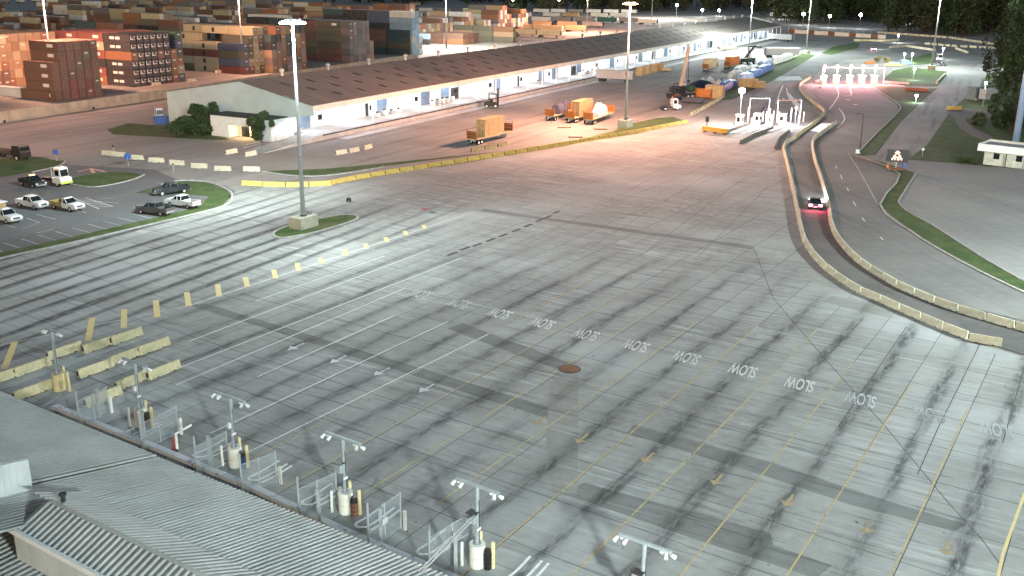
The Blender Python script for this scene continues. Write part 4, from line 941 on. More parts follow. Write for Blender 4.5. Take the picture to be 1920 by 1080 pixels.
FT = [(820, 28, M_TRT), (862, 30, M_TRG), (880, 30, M_TRB), (902, 28, M_TRW), (845, 38, M_TRW), (928, 34, M_TRN), (960, 30, M_TRW), (985, 28, M_TRW), (1010, 28, M_TRW), (1040, 28, M_TRW), (1070, 29, M_TRW), (1098, 30, M_TRG), (1125, 32, M_TRG), (1150, 34, M_TRG), (1180, 35, M_TRG),
      (890, 42, M_TRW), (935, 45, M_TRW), (965, 42, M_TRG), (1000, 42, M_TRG), (1030, 42, M_TRG), (1062, 43, M_TRG), (1135, 46, M_TRW), (1175, 49, M_TRW), (1215, 46, M_TRW), (980, 57, M_TRT), (1010, 58, M_TRT), (1035, 60, M_TRT), (1080, 60, M_TRT), (905, 58, M_TRB), (840, 56, M_TRB), (985, 68, M_TRT), (1030, 70, M_TRT), (870, 20, M_TRW), (900, 14, M_TRW), (940, 15, M_TRW), (700, 22, M_TRT), (740, 24, M_TRT), (660, 20, M_TRW), (620, 18, M_TRT), (585, 12, M_TRT), (540, 10, M_TRT), (500, 8, M_TRT), (455, 12, M_TRT), (1460, 33, M_TRW), (1478, 33, M_TRB), (1498, 34, M_TRW),
      (40, 6, M_TRW), (70, 4, M_TRW), (118, 12, M_TRW), (155, 12, M_TRG), (12, 6, M_TRG), (330, 6, M_TRT), (365, 8, M_TRT), (400, 10, M_TRT), (300, 2, M_TRW), (780, 12, M_TRG), (810, 14, M_TRW)]
CN = {M_TRW.name: 'white', M_TRT.name: 'tan', M_TRG.name: 'grey', M_TRN.name: 'green', M_TRB.name: 'brown'}
for rown, y, x0, x1, st, mats_ in (('back row', 25, 800, 1190, 33, [M_TRW, M_TRW, M_TRW, M_TRG]), ('second row', 33, 800, 1180, 36, [M_TRW, M_TRG, M_TRW, M_TRT]), ('middle row', 42, 830, 1180, 41, [M_TRG, M_TRW, M_TRG, M_TRN]), ('front row', 51, 900, 1180, 47, [M_TRW, M_TRG, M_TRT, M_TRW])):
    k = 0; x = x0
    while x < x1:
        mm = mats_[(k * 7 + k // 3) % 4]
        box_trailer(G(x, y + (x - 1000) * .008), R(-28) + rnd.uniform(-.03, .03), '%s box trailer, %s from the left in the %s of the trailer yard' % (CN[mm.name], nth(k), rown), mm, 'box trailers in the far yard')
        k += 1; x += st * rnd.choice([1, 1, 1, 1.5])
FT = [f for f in FT if not (800 < f[0] < 1190 and f[1] < 54)]
cnt = {}
FT.sort(key=lambda c: c[0])
for x, y, mm in FT:
    c = CN[mm.name]; cnt[c] = cnt.get(c, 0) + 1
    box_trailer(G(x, y), R(-28 if x > 450 else -32) + rnd.uniform(-.03, .03), '%s %s box trailer from the left outside the dense trailer rows' % (nth(cnt[c] - 1), c), mm, 'scattered box trailers')

# ================================================================== WOODS
def leaf_mat(name, a, b):
    t = NT(name); p = t.pos(); c = t.mix(t.ss(t.noise(p, .5, 3), .35, .65), a, b); c = t.mix(t.math('MULTIPLY', t.ss(t.noise(p, 4, 4), .5, .7), .5), c, tuple(q * 1.5 for q in b)); return t.out(c, .85)
M_LEAF = leaf_mat('leaf_green', (.026, .050, .017), (.060, .085, .030)); M_LEAF2 = leaf_mat('leaf_dull', (.036, .038, .018), (.085, .072, .040)); M_BARK = pm('bark', (.06, .045, .035), .9, .3, 3)
def crown_geo(mb, c, r, h, n, ls, rg, m=0, nl=13):
    """leaf clumps through the volume: several lobes, cards turned every way"""
    lobes = [(Vector((rg.gauss(0, .38), rg.gauss(0, .38), rg.uniform(.08, .97))), rg.uniform(.20, .44)) for _ in range(nl)]
    for _ in range(n):
        lc, lr = rg.choice(lobes); d = Vector((rg.gauss(0, 1), rg.gauss(0, 1), rg.gauss(0, 1))).normalized() * lr * rg.uniform(.35, 1.0) ** .5
        q = Vector(c) + Vector(((lc.x + d.x) * r, (lc.y + d.y) * r, (lc.z + d.z * .6) * h))
        a = Vector((rg.gauss(0, 1), rg.gauss(0, 1), rg.gauss(0, 1))).normalized(); b = a.orthogonal().normalized(); s = ls * rg.uniform(.5, 1.3)
        mb.face([q - a * s, q + b * s * .55, q + a * s * 1.05, q - b * s * .5], m)
def tree(q, r, h, trunk, n, ls, label, seed, mat=None, name='tree', cat='tree', grp=None, lowc=True):
    rg = random.Random(seed); o = thing(name, label, cat, q, 0, grp)
    m = MB(); m.cyl((0, 0, -.1), (.1 * r, .05 * r, h * .55), trunk, trunk * .5, 7)
    for k in range(6): a = rg.uniform(0, 6.28); z = h * rg.uniform(.25, .55); m.cyl((.05 * r, 0, z), (math.cos(a) * r * .7, math.sin(a) * r * .7, z + h * .25), trunk * .4, trunk * .1, 5)
    m.build('trunk', M_BARK, o); m = MB(); crown_geo(m, (0, 0, h * (.03 if lowc or h > 15 else .14)), r, h * (.95 if h > 15 else .85), n, ls, rg, 0, 26 if h > 15 or n > 6000 else 16); m.build('crown', mat or M_LEAF, o); return o
rg = random.Random(5); wood = MB()
def wood_patch(x0, x1, y0, y1, cnt_, hmin, hmax, per, ls, m=0):
    for _ in range(cnt_):
        x = rg.uniform(x0, x1); f = (x - x0) / (x1 - x0); q = G(x, y0(f) if callable(y0) else rg.uniform(y0, y1)); q = q + Vector((rg.uniform(-4, 4), rg.uniform(0, 60), 0)); h = rg.uniform(hmin, hmax)
        wood.cyl(q, q + UP3 * h * .6, .35, .15, 5, 2); crown_geo(wood, q + UP3 * h * .1, h * .34, h * .9, per, ls, rg, rg.choice([0, 0, 1]))
wood_patch(935, 1240, 14, 24, 70, 20, 30, 260, 1.7)
wood_patch(1200, 1500, 13, 24, 90, 20, 30, 300, 1.5)
wood_patch(1480, 1760, 34, 46, 90, 20, 30, 420, 1.25)
wood_patch(1720, 2000, 56, 72, 90, 20, 32, 480, 1.15)
wood_patch(600, 960, 2, 10, 50, 16, 26, 200, 2.0)
wood_patch(-60, 600, -8, 1, 80, 14, 24, 200, 2.0)
for row in range(1, 4):
    for k in range(150):
        x = rg.uniform(700, 2150); q = G(x, 40 if x > 1400 else 14); q = q * (1 + .22 * row); q.z = 0; h = rg.uniform(24, 34)
        crown_geo(wood, q + UP3 * h * .05, h * .42, h, 150, 2.4, rg, rg.choice([0, 1]))
tag(wood.build('woods', [M_LEAF, M_LEAF2, M_BARK]), kind='stuff')
tree(G(1893, 222), 5.2, 27, .5, 9000, .42, 'tall dark leafy tree at the right edge behind the guard shed', 3)
tree(G(1878, 178), 6.0, 24, .45, 6000, .46, 'broad dark tree behind the tall right edge tree, over the white tank', 4)
tree(G(1915, 130), 7.5, 26, .5, 6000, .55, 'dark tree beyond the right edge trees, close to the far barriers', 6)
tree(G(1880, 238), 4.2, 9, .2, 3500, .32, 'ragged dark bush-like tree below the tall right edge tree', 17)
tree(G(1912, 250), 3.0, 6, .2, 2200, .30, 'low scrubby tree at the right edge beside the blue pylon', 7, M_LEAF2)
tree(G(386, 252), 3.6, 7.2, .28, 7000, .30, 'dark rounded evergreen tree in front of the warehouse gable', 8)
tree(G(354, 249), 4.6, 4.6, .2, 6500, .30, 'broad low evergreen shrub left of the rounded tree by the gable', 9, name='shrub', cat='shrub')
tree(G(489, 268), 2.7, 6.2, .2, 3600, .28, 'small dark tree at the corner of the lit annex porch', 10, lowc=False)
for k, q in enumerate(((1800, 303), (1815, 305), (1828, 307))): tree(G(*q), 1.3, 1.1, .05, 500, .16, 'low clipped bush beside the hut with the white fascia, %s from the left' % nth(k), 20 + k, name='bush', cat='bush')

# ================================================================== VEHICLES   (local x forward, y left, z up)
def wheel(par, x, y, r=.38, w=.26, rim=M_RIM):
    o = link('wheel', cached('wheel%.2f%.2f' % (r, w), lambda: MB().cyl((0, -w / 2, 0), (0, w / 2, 0), r, n=14).mesh('wheel', M_RUB)), par, (x, y, r))
    link('rim', cached('rim%.2f%.2f%s' % (r, w, rim.name), lambda: MB().cyl((0, -w / 2 - .012, 0), (0, w / 2 + .012, 0), r * .58, n=10).mesh('rim', rim)), o); return o
MC = {}
def cached(k, fn):
    if k not in MC: MC[k] = fn()
    return MC[k]
def place(rear, front, L=None):
    a, b = G(*rear), G(*front); d = b - a; c = (a + b) / 2; return c, math.atan2(d.y, d.x)
M_HEAD = pm('headlight_lens', (.75, .77, .80), .15); M_TAIL = pm('tail_lens', (.30, .01, .012), .2)
def pickup(label, rear, front, paint, cab='crew', bed=None, grp='pickups in the car park', lit=False, cap=None):
    c, a = place(rear, front); o = thing('pickup_truck', label, 'pickup', c, a, grp)
    xb = {'crew': -1.05, 'single': -.05, 'ext': -.65}[cab]
    m = MB(); m.xprism([(xb, .42), (2.75, .42), (2.88, .62), (2.84, 1.02), (2.70, 1.12), (1.25, 1.20), (xb, 1.20)], -.97, .97, 0, [0, 0, .06, .10, .12, .04, .04]); m.build('body', paint, o)
    m = MB()
    m.box(-2.85, xb - .03, -.97, -.89, .55, 1.20); m.box(-2.85, xb - .03, .89, .97, .55, 1.20); m.box(-2.88, -2.82, -.95, .95, .55, 1.18); m.box(xb - .08, xb - .03, -.89, .89, .55, 1.20); m.build('bed', bed or paint, o)
    MB().box(-2.82, xb - .08, -.89, .89, .55, .68).build('bed_floor', M_DARK, o)
    MB().xprism([(1.30, 1.18), (.55, 1.80), (xb + .12, 1.82), (xb, 1.18)], -.93, .93, 0, [.04, .20, .20, .04]).build('cab_glass', M_GLASS, o)
    MB().xprism([(.62, 1.79), (.50, 1.86), (xb + .18, 1.88), (xb + .08, 1.80)], -.76, .76, 0, [0, .05, .05, 0]).build('roof', paint, o)
    m = MB()
    for y in (-1, 1):
        m.hexa([(1.27, y * .90, 1.19), (1.34, y * .90, 1.19), (1.34, y * .95, 1.19), (1.27, y * .95, 1.19)], [(.53, y * .73, 1.82), (.62, y * .73, 1.82), (.62, y * .77, 1.82), (.53, y * .77, 1.82)])
        for x in (xb + .02, .15): m.hexa([(x, y * .92, 1.18), (x + .12, y * .92, 1.18), (x + .12, y * .95, 1.18), (x, y * .95, 1.18)], [(x + .1, y * .74, 1.82), (x + .2, y * .74, 1.82), (x + .2, y * .77, 1.82), (x + .1, y * .77, 1.82)])
    m.build('pillars', paint, o)
    for y in (-1, 1):
        for x in (1.75, -1.85): wheel(o, x, y * .86)
        MB().box(2.80, 2.90, y * .78 - .16, y * .78 + .16, .74, .94).build('headlight', M_HEAD, o)
        MB().box(-2.91, -2.84, y * .88 - .08, y * .88 + .08, .78, 1.10).build('tail_light', em('lit_tail', (1, .13, .26), 7) if lit else M_TAIL, o)
        MB().box(1.0, 1.15, y * 1.06 - .09, y * 1.06 + .09, 1.15, 1.33).build('mirror', M_DARK, o)
    MB().box(2.84, 2.95, -.9, .9, .45, .66).build('front_bumper', M_GREY, o); MB().box(-2.98, -2.86, -.9, .9, .48, .66).build('rear_bumper', M_GREY, o)
    MB().box(2.845, 2.875, -.5, .5, .70, .95).build('grille', M_DARK, o)
    if cap: MB().box(.0, .35, -.45, .45, 1.88, 1.98).build('beacon_bar', cap, o)
    return o
P_BLACK = pm('black_car_paint', (.016, .018, .021), .42); P_GREY = pm('grey_car_paint', (.09, .10, .105), .3); P_WHITE = pm('white_car_paint', (.74, .75, .75), .3, .05); P_SILVER = pm('silver_car_paint', (.40, .42, .43), .3)
pickup('black pickup facing left on the far side of the car park end', (346, 360), (296, 366), P_BLACK, 'crew')
pickup('dark grey pickup nearest the apron verge, tailgate towards the camera', (317, 404), (264, 398), P_GREY, 'crew')
pickup('white pickup with open dark bed parked between the two dark ones', (367, 391), (320, 384), P_WHITE, 'ext')
pickup('white crew-cab pickup facing right beside the single-cab one', (36, 384), (88, 394), P_WHITE, 'crew')
pickup('white single-cab pickup with a yellow service bed by the hatched bay', (101, 388), (153, 397), P_WHITE, 'single', pm('yellow_bed', (.30, .24, .07), .6))
pickup('white pickup cut off by the left edge with a tan rack behind its cab', (-14, 408), (38, 421), P_WHITE, 'ext', pm('tan_rack', (.40, .27, .11), .7), cap=M_WPAINT)
pickup('dark pickup with an orange beacon beside the white yard tractor', (42, 344), (82, 354), P_BLACK, 'single', cap=em('orange_beacon', (1, .35, .08), 6))
k6 = thing('rack_box', 'tan slatted load in the bed of the pickup at the left edge', 'load', G(0, 408) + UP3 * .7, R(-30)); MB().obox((0, 0, 0), (1, 0, 0), (0, 1, 0), 1.6, 1.5, 0, 1.6, tx=.8).build('load', pm('tan_load', (.38, .26, .12), .8), k6); MB().box(-1.0, 1.0, -.9, .9, 1.6, 1.75).build('rack_top', M_WPAINT, k6)
def car(label, rear, front, paint, lit=False, grp=None, L=4.6):
    c, a = place(rear, front); o = thing('car', label, 'car', c, a, grp)
    m = MB(); m.xprism([(-2.25, .38), (2.2, .38), (2.3, .6), (2.2, .82), (1.1, .95), (-1.6, 1.0), (-2.25, .95), (-2.32, .65)], -.9, .9, 0, [.05, .05, .12, .15, .06, .06, .12, .08]); m.build('body', paint, o)
    MB().xprism([(1.15, .93), (.35, 1.42), (-.9, 1.45), (-1.75, .98)], -.84, .84, 0, [.05, .2, .2, .05]).build('cab_glass', M_GLASS, o)
    MB().xprism([(.42, 1.41), (.3, 1.47), (-.85, 1.5), (-.98, 1.43)], -.66, .66, 0, [0, .05, .05, 0]).build('roof', paint, o)
    for y in (-1, 1):
        for x in (1.4, -1.4): wheel(o, x, y * .8, .33, .22)
        MB().box(2.18, 2.30, y * .68 - .15, y * .68 + .15, .62, .76).build('headlight', em('lit_head', (.95, .97, 1), 40) if lit else M_HEAD, o)
        MB().box(-2.36, -2.24, y * .66 - .24, y * .66 + .24, .62, .92).build('tail_light', em('lit_tail', (1, .13, .26), 7) if lit else M_TAIL, o)
        if not lit: MB().box(.85, 1.0, y * .97 - .08, y * .97 + .08, .95, 1.08).build('mirror', M_DARK, o)
    MB().box(-2.38, -2.30, -.26, .26, .5, .62).build('number_plate', M_WPAINT, o)
    if lit:
        d = Vector((math.cos(a), math.sin(a), 0))
        light('headlight_beam', 'SPOT', tuple(c + d * 3.1 + UP3 * .75), 13000, (.85, .93, 1.0), aim=c + d * 13 + Vector((d.y, -d.x, 0)) * 4, spot=100, size=.1)
        o.scale = (1.12,) * 3
        for s in (-.7, .7):
            n = Vector((-d.y, d.x, 0)); light('tail_glow', 'POINT', tuple(c - d * 2.9 + n * s + UP3 * .8), 130, (1, .08, .16), size=.08)
    return o
car('dark car with glowing red tail lights driving up the truck lane', (1529, 402), (1526, 376), P_BLACK, True)
car('small red-lit car rounding the far bend beyond the red booths', (1634, 97), (1642, 92), P_SILVER, True)
car('silver car parked to the right of the white mast block', (1752, 124), (1778, 122), P_SILVER)
def yard_tractor(label, rear, front, paint, accent=None, grp='white yard tractors'):
    c, a = place(rear, front); o = thing('yard_tractor', label, 'yard tractor', c, a, grp)
    MB().box(-2.9, 1.0, -.45, .45, .65, .95).build('chassis', M_DARK, o)
    MB().xprism([(.7, .6), (2.7, .6), (2.75, 1.35), (2.45, 1.5), (.7, 1.5)], -1.15, 1.15).build('hood', paint, o)
    MB().xprism([(.45, 1.5), (2.1, 1.5), (1.95, 3.05), (.5, 3.05)], -.55, 1.1).build('cab', paint, o)
    MB().xprism([(2.10, 1.65), (2.16, 1.65), (2.0, 2.75), (1.94, 2.75)], -.45, 1.0).build('windscreen', M_GLASS, o)
    for y in (-.58, 1.12): MB().box(.8, 1.75, y - .03, y + .03, 1.75, 2.7).build('side_window', M_GLASS, o)
    MB().box(-2.4, -1.1, -.55, .55, .95, 1.15).build('fifth_wheel', M_BLACK, o)
    MB().box(2.7, 2.85, -1.15, 1.15, .5, .85).build('bumper', accent or M_GREY, o)
    MB().cyl((1.2, .3, 3.05), (1.2, .3, 3.25), .1, n=8).build('beacon', pm('beacon_amber', (.7, .25, .03), .3), o)
    MB().cyl((.3, -.8, .8), (.3, -.8, 3.2), .08, n=8).build('exhaust_stack', M_GALV, o)
    for y in (-1, 1): wheel(o, 1.7, y * .95, .5, .3); wheel(o, -1.8, y * .85, .5, .5)
    return o
yard_tractor('white yard tractor with a yellow-green bumper in the staff car park', (88, 344), (122, 349), P_WHITE, pm('lime_stripe', (.50, .62, .10), .5))
yard_tractor('white yard tractor with dark frame near the mobile crane', (1240, 207), (1272, 206), P_WHITE)
yard_tractor('white yard tractor parked behind the warehouse gable beside the blue skip', (296, 222), (300, 229), P_WHITE, M_BLUE)
yard_tractor('white yard tractor against the right-hand mast block near the woods', (1752, 112), (1766, 117), P_WHITE)
sk = thing('skip', 'blue steel skip standing beside the warehouse gable', 'skip', G(305, 232), R(20)); MB().obox((0, 0, 0), (1, 0, 0), (0, 1, 0), 3.4, 1.8, .1, 1.7, tx=1.1).build('tub', M_BLUE, sk); MB().box(-1.9, 1.9, -1.05, 1.05, 1.7, 1.78).build('lid', pm('skip_lid', (.05, .15, .42), .5), sk)
ft = thing('flatbed_truck', 'dark flatbed truck at the left edge beyond the car park', 'truck', G(18, 297), R(-25)); MB().box(-5, 2.2, -1.2, 1.2, 1.0, 1.2).build('deck', M_DARK, ft); MB().xprism([(2.4, .6), (4.6, .6), (4.6, 1.6), (4.3, 2.8), (2.4, 2.8)], -1.2, 1.2).build('cab', P_BLACK, ft); MB().box(4.4, 4.55, -1, 1, 1.7, 2.5).build('windscreen', M_GLASS, ft); MB().box(-4.8, 1.8, -.9, .9, 1.2, 1.7).build('timber_load', pm('dark_timber', (.06, .05, .04), .9), ft)
for x in (-4, -2.8, 3.4):
    for y in (-1.05, 1.05): wheel(ft, x, y, .5, .3)
# low-loaders with end bulkheads
def bulkhead_trailer(label, rear, front, grp='trailers with end bulkheads', L=None, bh=M_RUST):
    c, a = place(rear, front); o = thing('flat_trailer', label, 'trailer', c, a, grp); L = L or (G(*front) - G(*rear)).length; h = L / 2
    MB().box(-h, h, -1.25, 1.25, 1.15, 1.32).build('deck', M_BATTEN, o); MB().box(-h + .1, h - .1, -.5, .5, .85, 1.15).build('chassis', M_GALV, o)
    for x in (-h + .05, h - .15):
        b = MB().box(x, x + .1, -1.2, 1.2, 1.32, 2.9).build('bulkhead', bh, o)
        for y in (-1.25, 1.13): MB().box(x - .03, x + .13, y, y + .12, 1.2, 3.35).build('bulkhead_post', M_ORANGE, b)
        for z in (1.9, 2.5): MB().box(x - .02, x + .12, -1.15, 1.15, z, z + .1).build('bulkhead_rail', M_ORANGE, b)
    for x in (-h + 1.0, -h + 2.2):
        for y in (-1.0, 1.0): wheel(o, x, y, .48, .45, M_WPAINT)
    MB().box(h - 2.2, h - 2.0, -.8, .8, .1, .9).build('landing_leg', M_GALV, o)
    MB().cyl((-h, 0, .8), (-h - 1.6, 0, .6), .09, n=6).build('drawbar', M_GALV, o)
    return o, c, a, L
def crate(label, c, a, L, w, h, z, grp=None, n=6, mat=M_WOOD):
    o = thing('wooden_crate', label, 'crate', (c.x, c.y, z), a, grp)
    MB().box(-L / 2, L / 2, -w / 2, w / 2, .1, h).build('crate_box', mat, o)
    for k in range(n + 1):
        x = -L / 2 + L * k / n
        for y in (-w / 2 - .05, w / 2): MB().box(x - .07, x + .07, y, y + .05, 0, h + .04).build('batten', M_BATTEN, o)
    for x in (-L / 2 - .05, L / 2):
        for y in (-w / 2 + .1, 0, w / 2 - .1): MB().box(x, x + .05, y - .07, y + .07, 0, h).build('batten', M_BATTEN, o)
    MB().box(-L / 2 - .08, L / 2 + .08, -w / 2 - .08, w / 2 + .08, h, h + .08).build('crate_lid', M_BATTEN, o)
    MB().box(-L / 2 - .06, L / 2 + .06, -w / 2 - .06, w / 2 + .06, -.02, .12).build('skid', M_BATTEN, o); return o
o, c, a, L = bulkhead_trailer('flat trailer with rusty end bulkheads carrying one tall crate', (884, 272), (953, 255))
crate('tall battened wooden crate alone on the nearest flat trailer', c, a, L * .50, 2.2, 3.6, 1.33)
o, c, a, L = bulkhead_trailer('flat trailer under a blue-grey tarpaulin, leftmost of the three together', (1030, 227), (1070, 215), bh=M_ORANGE)
def lump(name, label, cat, c, a, z, prof, w, mat, grp=None, seed=1):
    """draped load: cross-section ribs along x, each (x, half-width, height)"""
    g = random.Random(seed); o = thing(name, label, cat, (c.x, c.y, z), a, grp); m = MB(); rings = []; n = 12
    for x, hw, h in prof:
        r = []
        for k in range(n + 1):
            th = math.pi * k / n; q = g.uniform(.93, 1.06); sx = abs(math.cos(th)) ** .6 * (1 if math.cos(th) > 0 else -1); r.append((x + g.uniform(-.06, .06), sx * hw * q, max(0, math.sin(th) ** .6 * h * q)))
        rings.append(r)
    for r0, r1 in zip(rings, rings[1:]):
        for k in range(n): m.face([r0[k], r1[k], r1[k + 1], r0[k + 1]])
    m.face(list(reversed(rings[0]))); m.face(rings[-1]); m.build('tarpaulin', mat, o, True)
    m = MB(); x0, x1 = prof[0][0], prof[-1][0]
    for f in (.2, .5, .8):
        x = x0 + (x1 - x0) * f; hw, h = max(p[1] for p in prof) * 1.03, max(p[2] for p in prof) * 1.03
        pts = [(x, math.cos(math.pi * k / 8) * hw, math.sin(math.pi * k / 8) ** .6 * h) for k in range(9)]
        for p, q in zip(pts, pts[1:]): m.cyl(p, q, .02, n=4)
    m.build('lashing', M_DARK, o)
    return o
lump('tarped_load', 'blue-grey tarpaulined load on the leftmost of the three trailers', 'tarped load', c, a, 1.32, [(-2.9, 1.1, 2.2), (-1.8, 1.2, 2.6), (0, 1.2, 2.2), (1.4, 1.15, 2.7), (2.9, 1.0, 2.9)], 1, M_TARPB)
o, c, a, L = bulkhead_trailer('flat trailer with a tall wooden crate, middle of the three together', (1068, 231), (1112, 218), bh=M_ORANGE)
crate('tall plywood crate on the middle one of the three trailers', c, a, L * .55, 2.3, 3.5, 1.33)
o, c, a, L = bulkhead_trailer('flat trailer under white sheeting, rightmost of the three together', (1102, 234), (1143, 219), bh=M_ORANGE)
lump('tarped_load', 'white-sheeted humped load on the rightmost of the three trailers', 'tarped load', c, a, 1.32, [(-3.2, 1.1, 1.0), (-1.8, 1.2, 2.2), (-.4, 1.2, 3.2), (.8, 1.15, 2.7), (2.6, 1.2, 2.4), (3.3, 1.1, 1.6)], 1, M_TARPW, seed=3)
for q, l, a in (((1058, 240), 'nearest the three trailers', 12), ((1126, 243), 'left of the orange mast block', -5), ((1079, 258), 'out on the bare yard', -3)):
    o = thing('timber_baulk', 'loose timber baulk on the yard, %s' % l, 'timber', G(*q), R(a)); MB().box(-1.6, 1.6, -.12, .12, 0, .22).build('baulk', M_RUST, o); MB().box(-1.5, -1.3, -.14, .14, .22, .26).build('strap', M_DARK, o)
def forklift(label, q, a, paint, s=1.0):
    o = thing('forklift', label, 'forklift', G(*q), R(a), 'forklifts in the dock yard'); o.scale = (s, s, s)
    MB().xprism([(-1.6, .4), (1.0, .4), (1.0, 1.1), (-.2, 1.2), (-.6, 1.5), (-1.6, 1.4)], -.75, .75).build('body', paint, o)
    MB().box(-1.9, -1.4, -.7, .7, .45, 1.25).build('counterweight', M_DARK, o)
    m = MB()
    for x in (-.9, .75):
        for y in (-.65, .55): m.box(x, x + .1, y, y + .1, 1.1, 2.9)
    m.box(-.95, .9, -.68, .68, 2.9, 3.0); m.build('overhead_guard', M_DARK, o)
    MB().box(-.55, .0, -.35, .35, 1.2, 1.9).build('seat', M_BLACK, o)
    for y in (-.5, .38): MB().box(1.05, 1.25, y, y + .12, .2, 4.2).build('mast_rail', M_DARK, o)
    for z in (1.0, 2.4, 4.0): MB().box(1.08, 1.2, -.5, .5, z, z + .14).build('mast_bar', M_DARK, o)
    for y in (-.45, .3): MB().box(1.25, 2.6, y, y + .15, .25, .33).build('fork', M_GREY, o)
    for y in (-1, 1): wheel(o, .75, y * .65, .45, .3, M_WPAINT); wheel(o, -1.2, y * .65, .38, .28, M_WPAINT)
    return o
forklift('dark forklift with white wheels beside the dock wall', (924, 202), -10, M_DARK, 1.25)
forklift('dark forklift in the shadow of the mobile crane', (1268, 186), 95, M_RUST, 1.1)
# grey semi trailer at the dock
M_SEMI = pm('semi_grey', (.44, .44, .43), .5, .06, .5)
q0, q1 = G(1120, 152), G(1188, 156)
o = box_trailer((q0 + q1) / 2, math.atan2((q1 - q0).y, (q1 - q0).x), 'grey box trailer with a red emblem parked askew at the dock', M_SEMI, None, L=(q1 - q0).length)
LL = (q1 - q0).length
m = MB(); m.box(LL * .26, LL * .40, -1.325, -1.312, 1.9, 3.6); m.build('emblem_panel', pm('emblem_pale', (.55, .50, .47), .6), o)
m = MB(); m.face([(LL * .29, -1.33, 3.3), (LL * .31, -1.33, 3.5), (LL * .33, -1.33, 3.0), (LL * .35, -1.33, 3.5), (LL * .37, -1.33, 3.3), (LL * .345, -1.33, 2.3), (LL * .315, -1.33, 2.3)]); m.build('emblem', pm('emblem_red', (.20, .05, .05), .6), o)
m = MB(); m.box(LL * .02, LL * .20, -1.325, -1.312, 3.2, 3.4); m.build('lettering_bar', M_GREY, o)
for k, q in enumerate(((1201, 141), (1213, 138), (1225, 135), (1236, 133))): crate('pale wooden crate beside the dock end of the grey trailer, %s from the left' % nth(k), G(*q), R(62), 3.0, 2.3, 2.8, 0.0, 'crates beside the grey trailer', 4)
o = thing('pallet_stack', 'low cream stack lying right of the four crates', 'stack', G(1248, 133), R(-10)); MB().box(-2, 2, -1, 1, .15, 1.1).build('stack', M_BARY, o); MB().box(-1.8, 1.8, -.9, .9, 0, .15).build('skid', M_DARK, o)
# mobile crane
cr = thing('mobile_crane', 'dark mobile crane with its pale boom raised steeply beside the orange open box', 'crane', G(1275, 184), R(20))
MB().box(-4, 4.5, -1.3, 1.3, .8, 1.5).build('carrier', M_DARK, cr)
for x in (-3.2, -1.9, 2, 3.4):
    for y in (-1.1, 1.1): wheel(cr, x, y, .6, .4)
sl = MB().box(-2.2, 1.2, -1.2, 1.2, 1.6, 3.6).build('upper_body', P_BLACK, cr); MB().box(-3.1, -2.1, -1.1, 1.1, 1.8, 3.2).build('counterweight', M_DARK, cr)
MB().box(.2, 1.9, .4, 1.3, 2.0, 4.0).build('operator_cab', M_WPAINT, cr); MB().box(.4, 1.95, .38, 1.33, 2.8, 3.7).build('cab_window', M_GLASS, cr); MB().ball((2.6, -1.3, 3.0), 1.6, 8, 5, sz=.7).build('green_cover', pm('green_sheet', (.02, .06, .03), .7), cr)
bm = MB().hexa([(-.6, -.45, 3.0), (.3, -.45, 3.0), (.3, .45, 3.0), (-.6, .45, 3.0)], [(1.7, -.3, 14.8), (2.3, -.3, 14.8), (2.3, .3, 14.8), (1.7, .3, 14.8)]).build('boom', pm('boom_tan', (.46, .36, .26), .6), cr)
MB().cyl((2.15, .2, 14.6), (2.6, .3, 5.0), .09, n=6).build('hoist_rope', M_DARK, bm); MB().box(2.3, 2.9, 0, .6, 4.4, 5.2).build('hook_block', M_DARK, bm); MB().cyl((1.6, 0, 3), (1.0, 0, 8), .15, n=8).build('luffing_ram', M_GALV, bm)
def open_box(label, q0, q1, w, h, mat, z=0.0, name='open_box', cat='container'):
    c, a = place(q0, q1); L = (G(*q1) - G(*q0)).length; o = thing(name, label, cat, (c.x, c.y, z), a)
    MB().box(-L / 2, L / 2, -w / 2, w / 2, .15, .3).build('floor', M_DARK, o)
    for y in (-w / 2, w / 2 - .08): MB().box(-L / 2, L / 2, y, y + .08, .15, h).build('side_panel', mat, o)
    for x in (-L / 2, L / 2 - .08): MB().box(x, x + .08, -w / 2 + .08, w / 2 - .08, .15, h).build('end_panel', mat, o)
    n = int(L / 1.3)
    for k in range(n + 1):
        x = -L / 2 + (L - .1) * k / n
        for y in (-w / 2 - .06, w / 2): MB().box(x, x + .1, y, y + .06, .1, h + .02).build('rib', mat, o)
    return o
open_box('orange open-topped box behind the dark grey flat rack', (1300, 182), (1334, 184), 2.6, 2.6, M_ORANGE)
open_box('dark grey flat rack lying in front of the orange open box', (1280, 192), (1316, 194), 2.5, 1.5, pm('slate_steel', (.07, .07, .085), .6))
crate('big tan crate right of the orange open box', G(1340, 183), R(-25), 5.0, 3.2, 3.6, 0.0, None, 6)
lump('tarped_load', 'navy-sheeted load with a pale top behind the orange box', 'tarped load', G(1316, 165), R(30), .0, [(-4, 1.6, 1.6), (-1, 1.8, 2.6), (2, 1.8, 2.4), (4, 1.5, 1.4)], 1, pm('navy_tarp', (.02, .03, .07), .5), seed=5)
for k, q in enumerate(((1318, 158), (1331, 154), (1347, 160))): lump('tarped_load', 'small white-covered drum among the crates by the crane, %s from the left' % nth(k), 'tarped load', G(q[0], q[1] + 6), 0, .0, [(-1.5, 1.0, 1.6), (0, 1.5, 3.0), (1.5, 1.0, 1.6)], 1, M_TARPW, 'white covered drums by the crane', seed=8 + k)
M_WRAPB = pm('blue_wrap', (.06, .14, .40), .45, .35, 1.2)
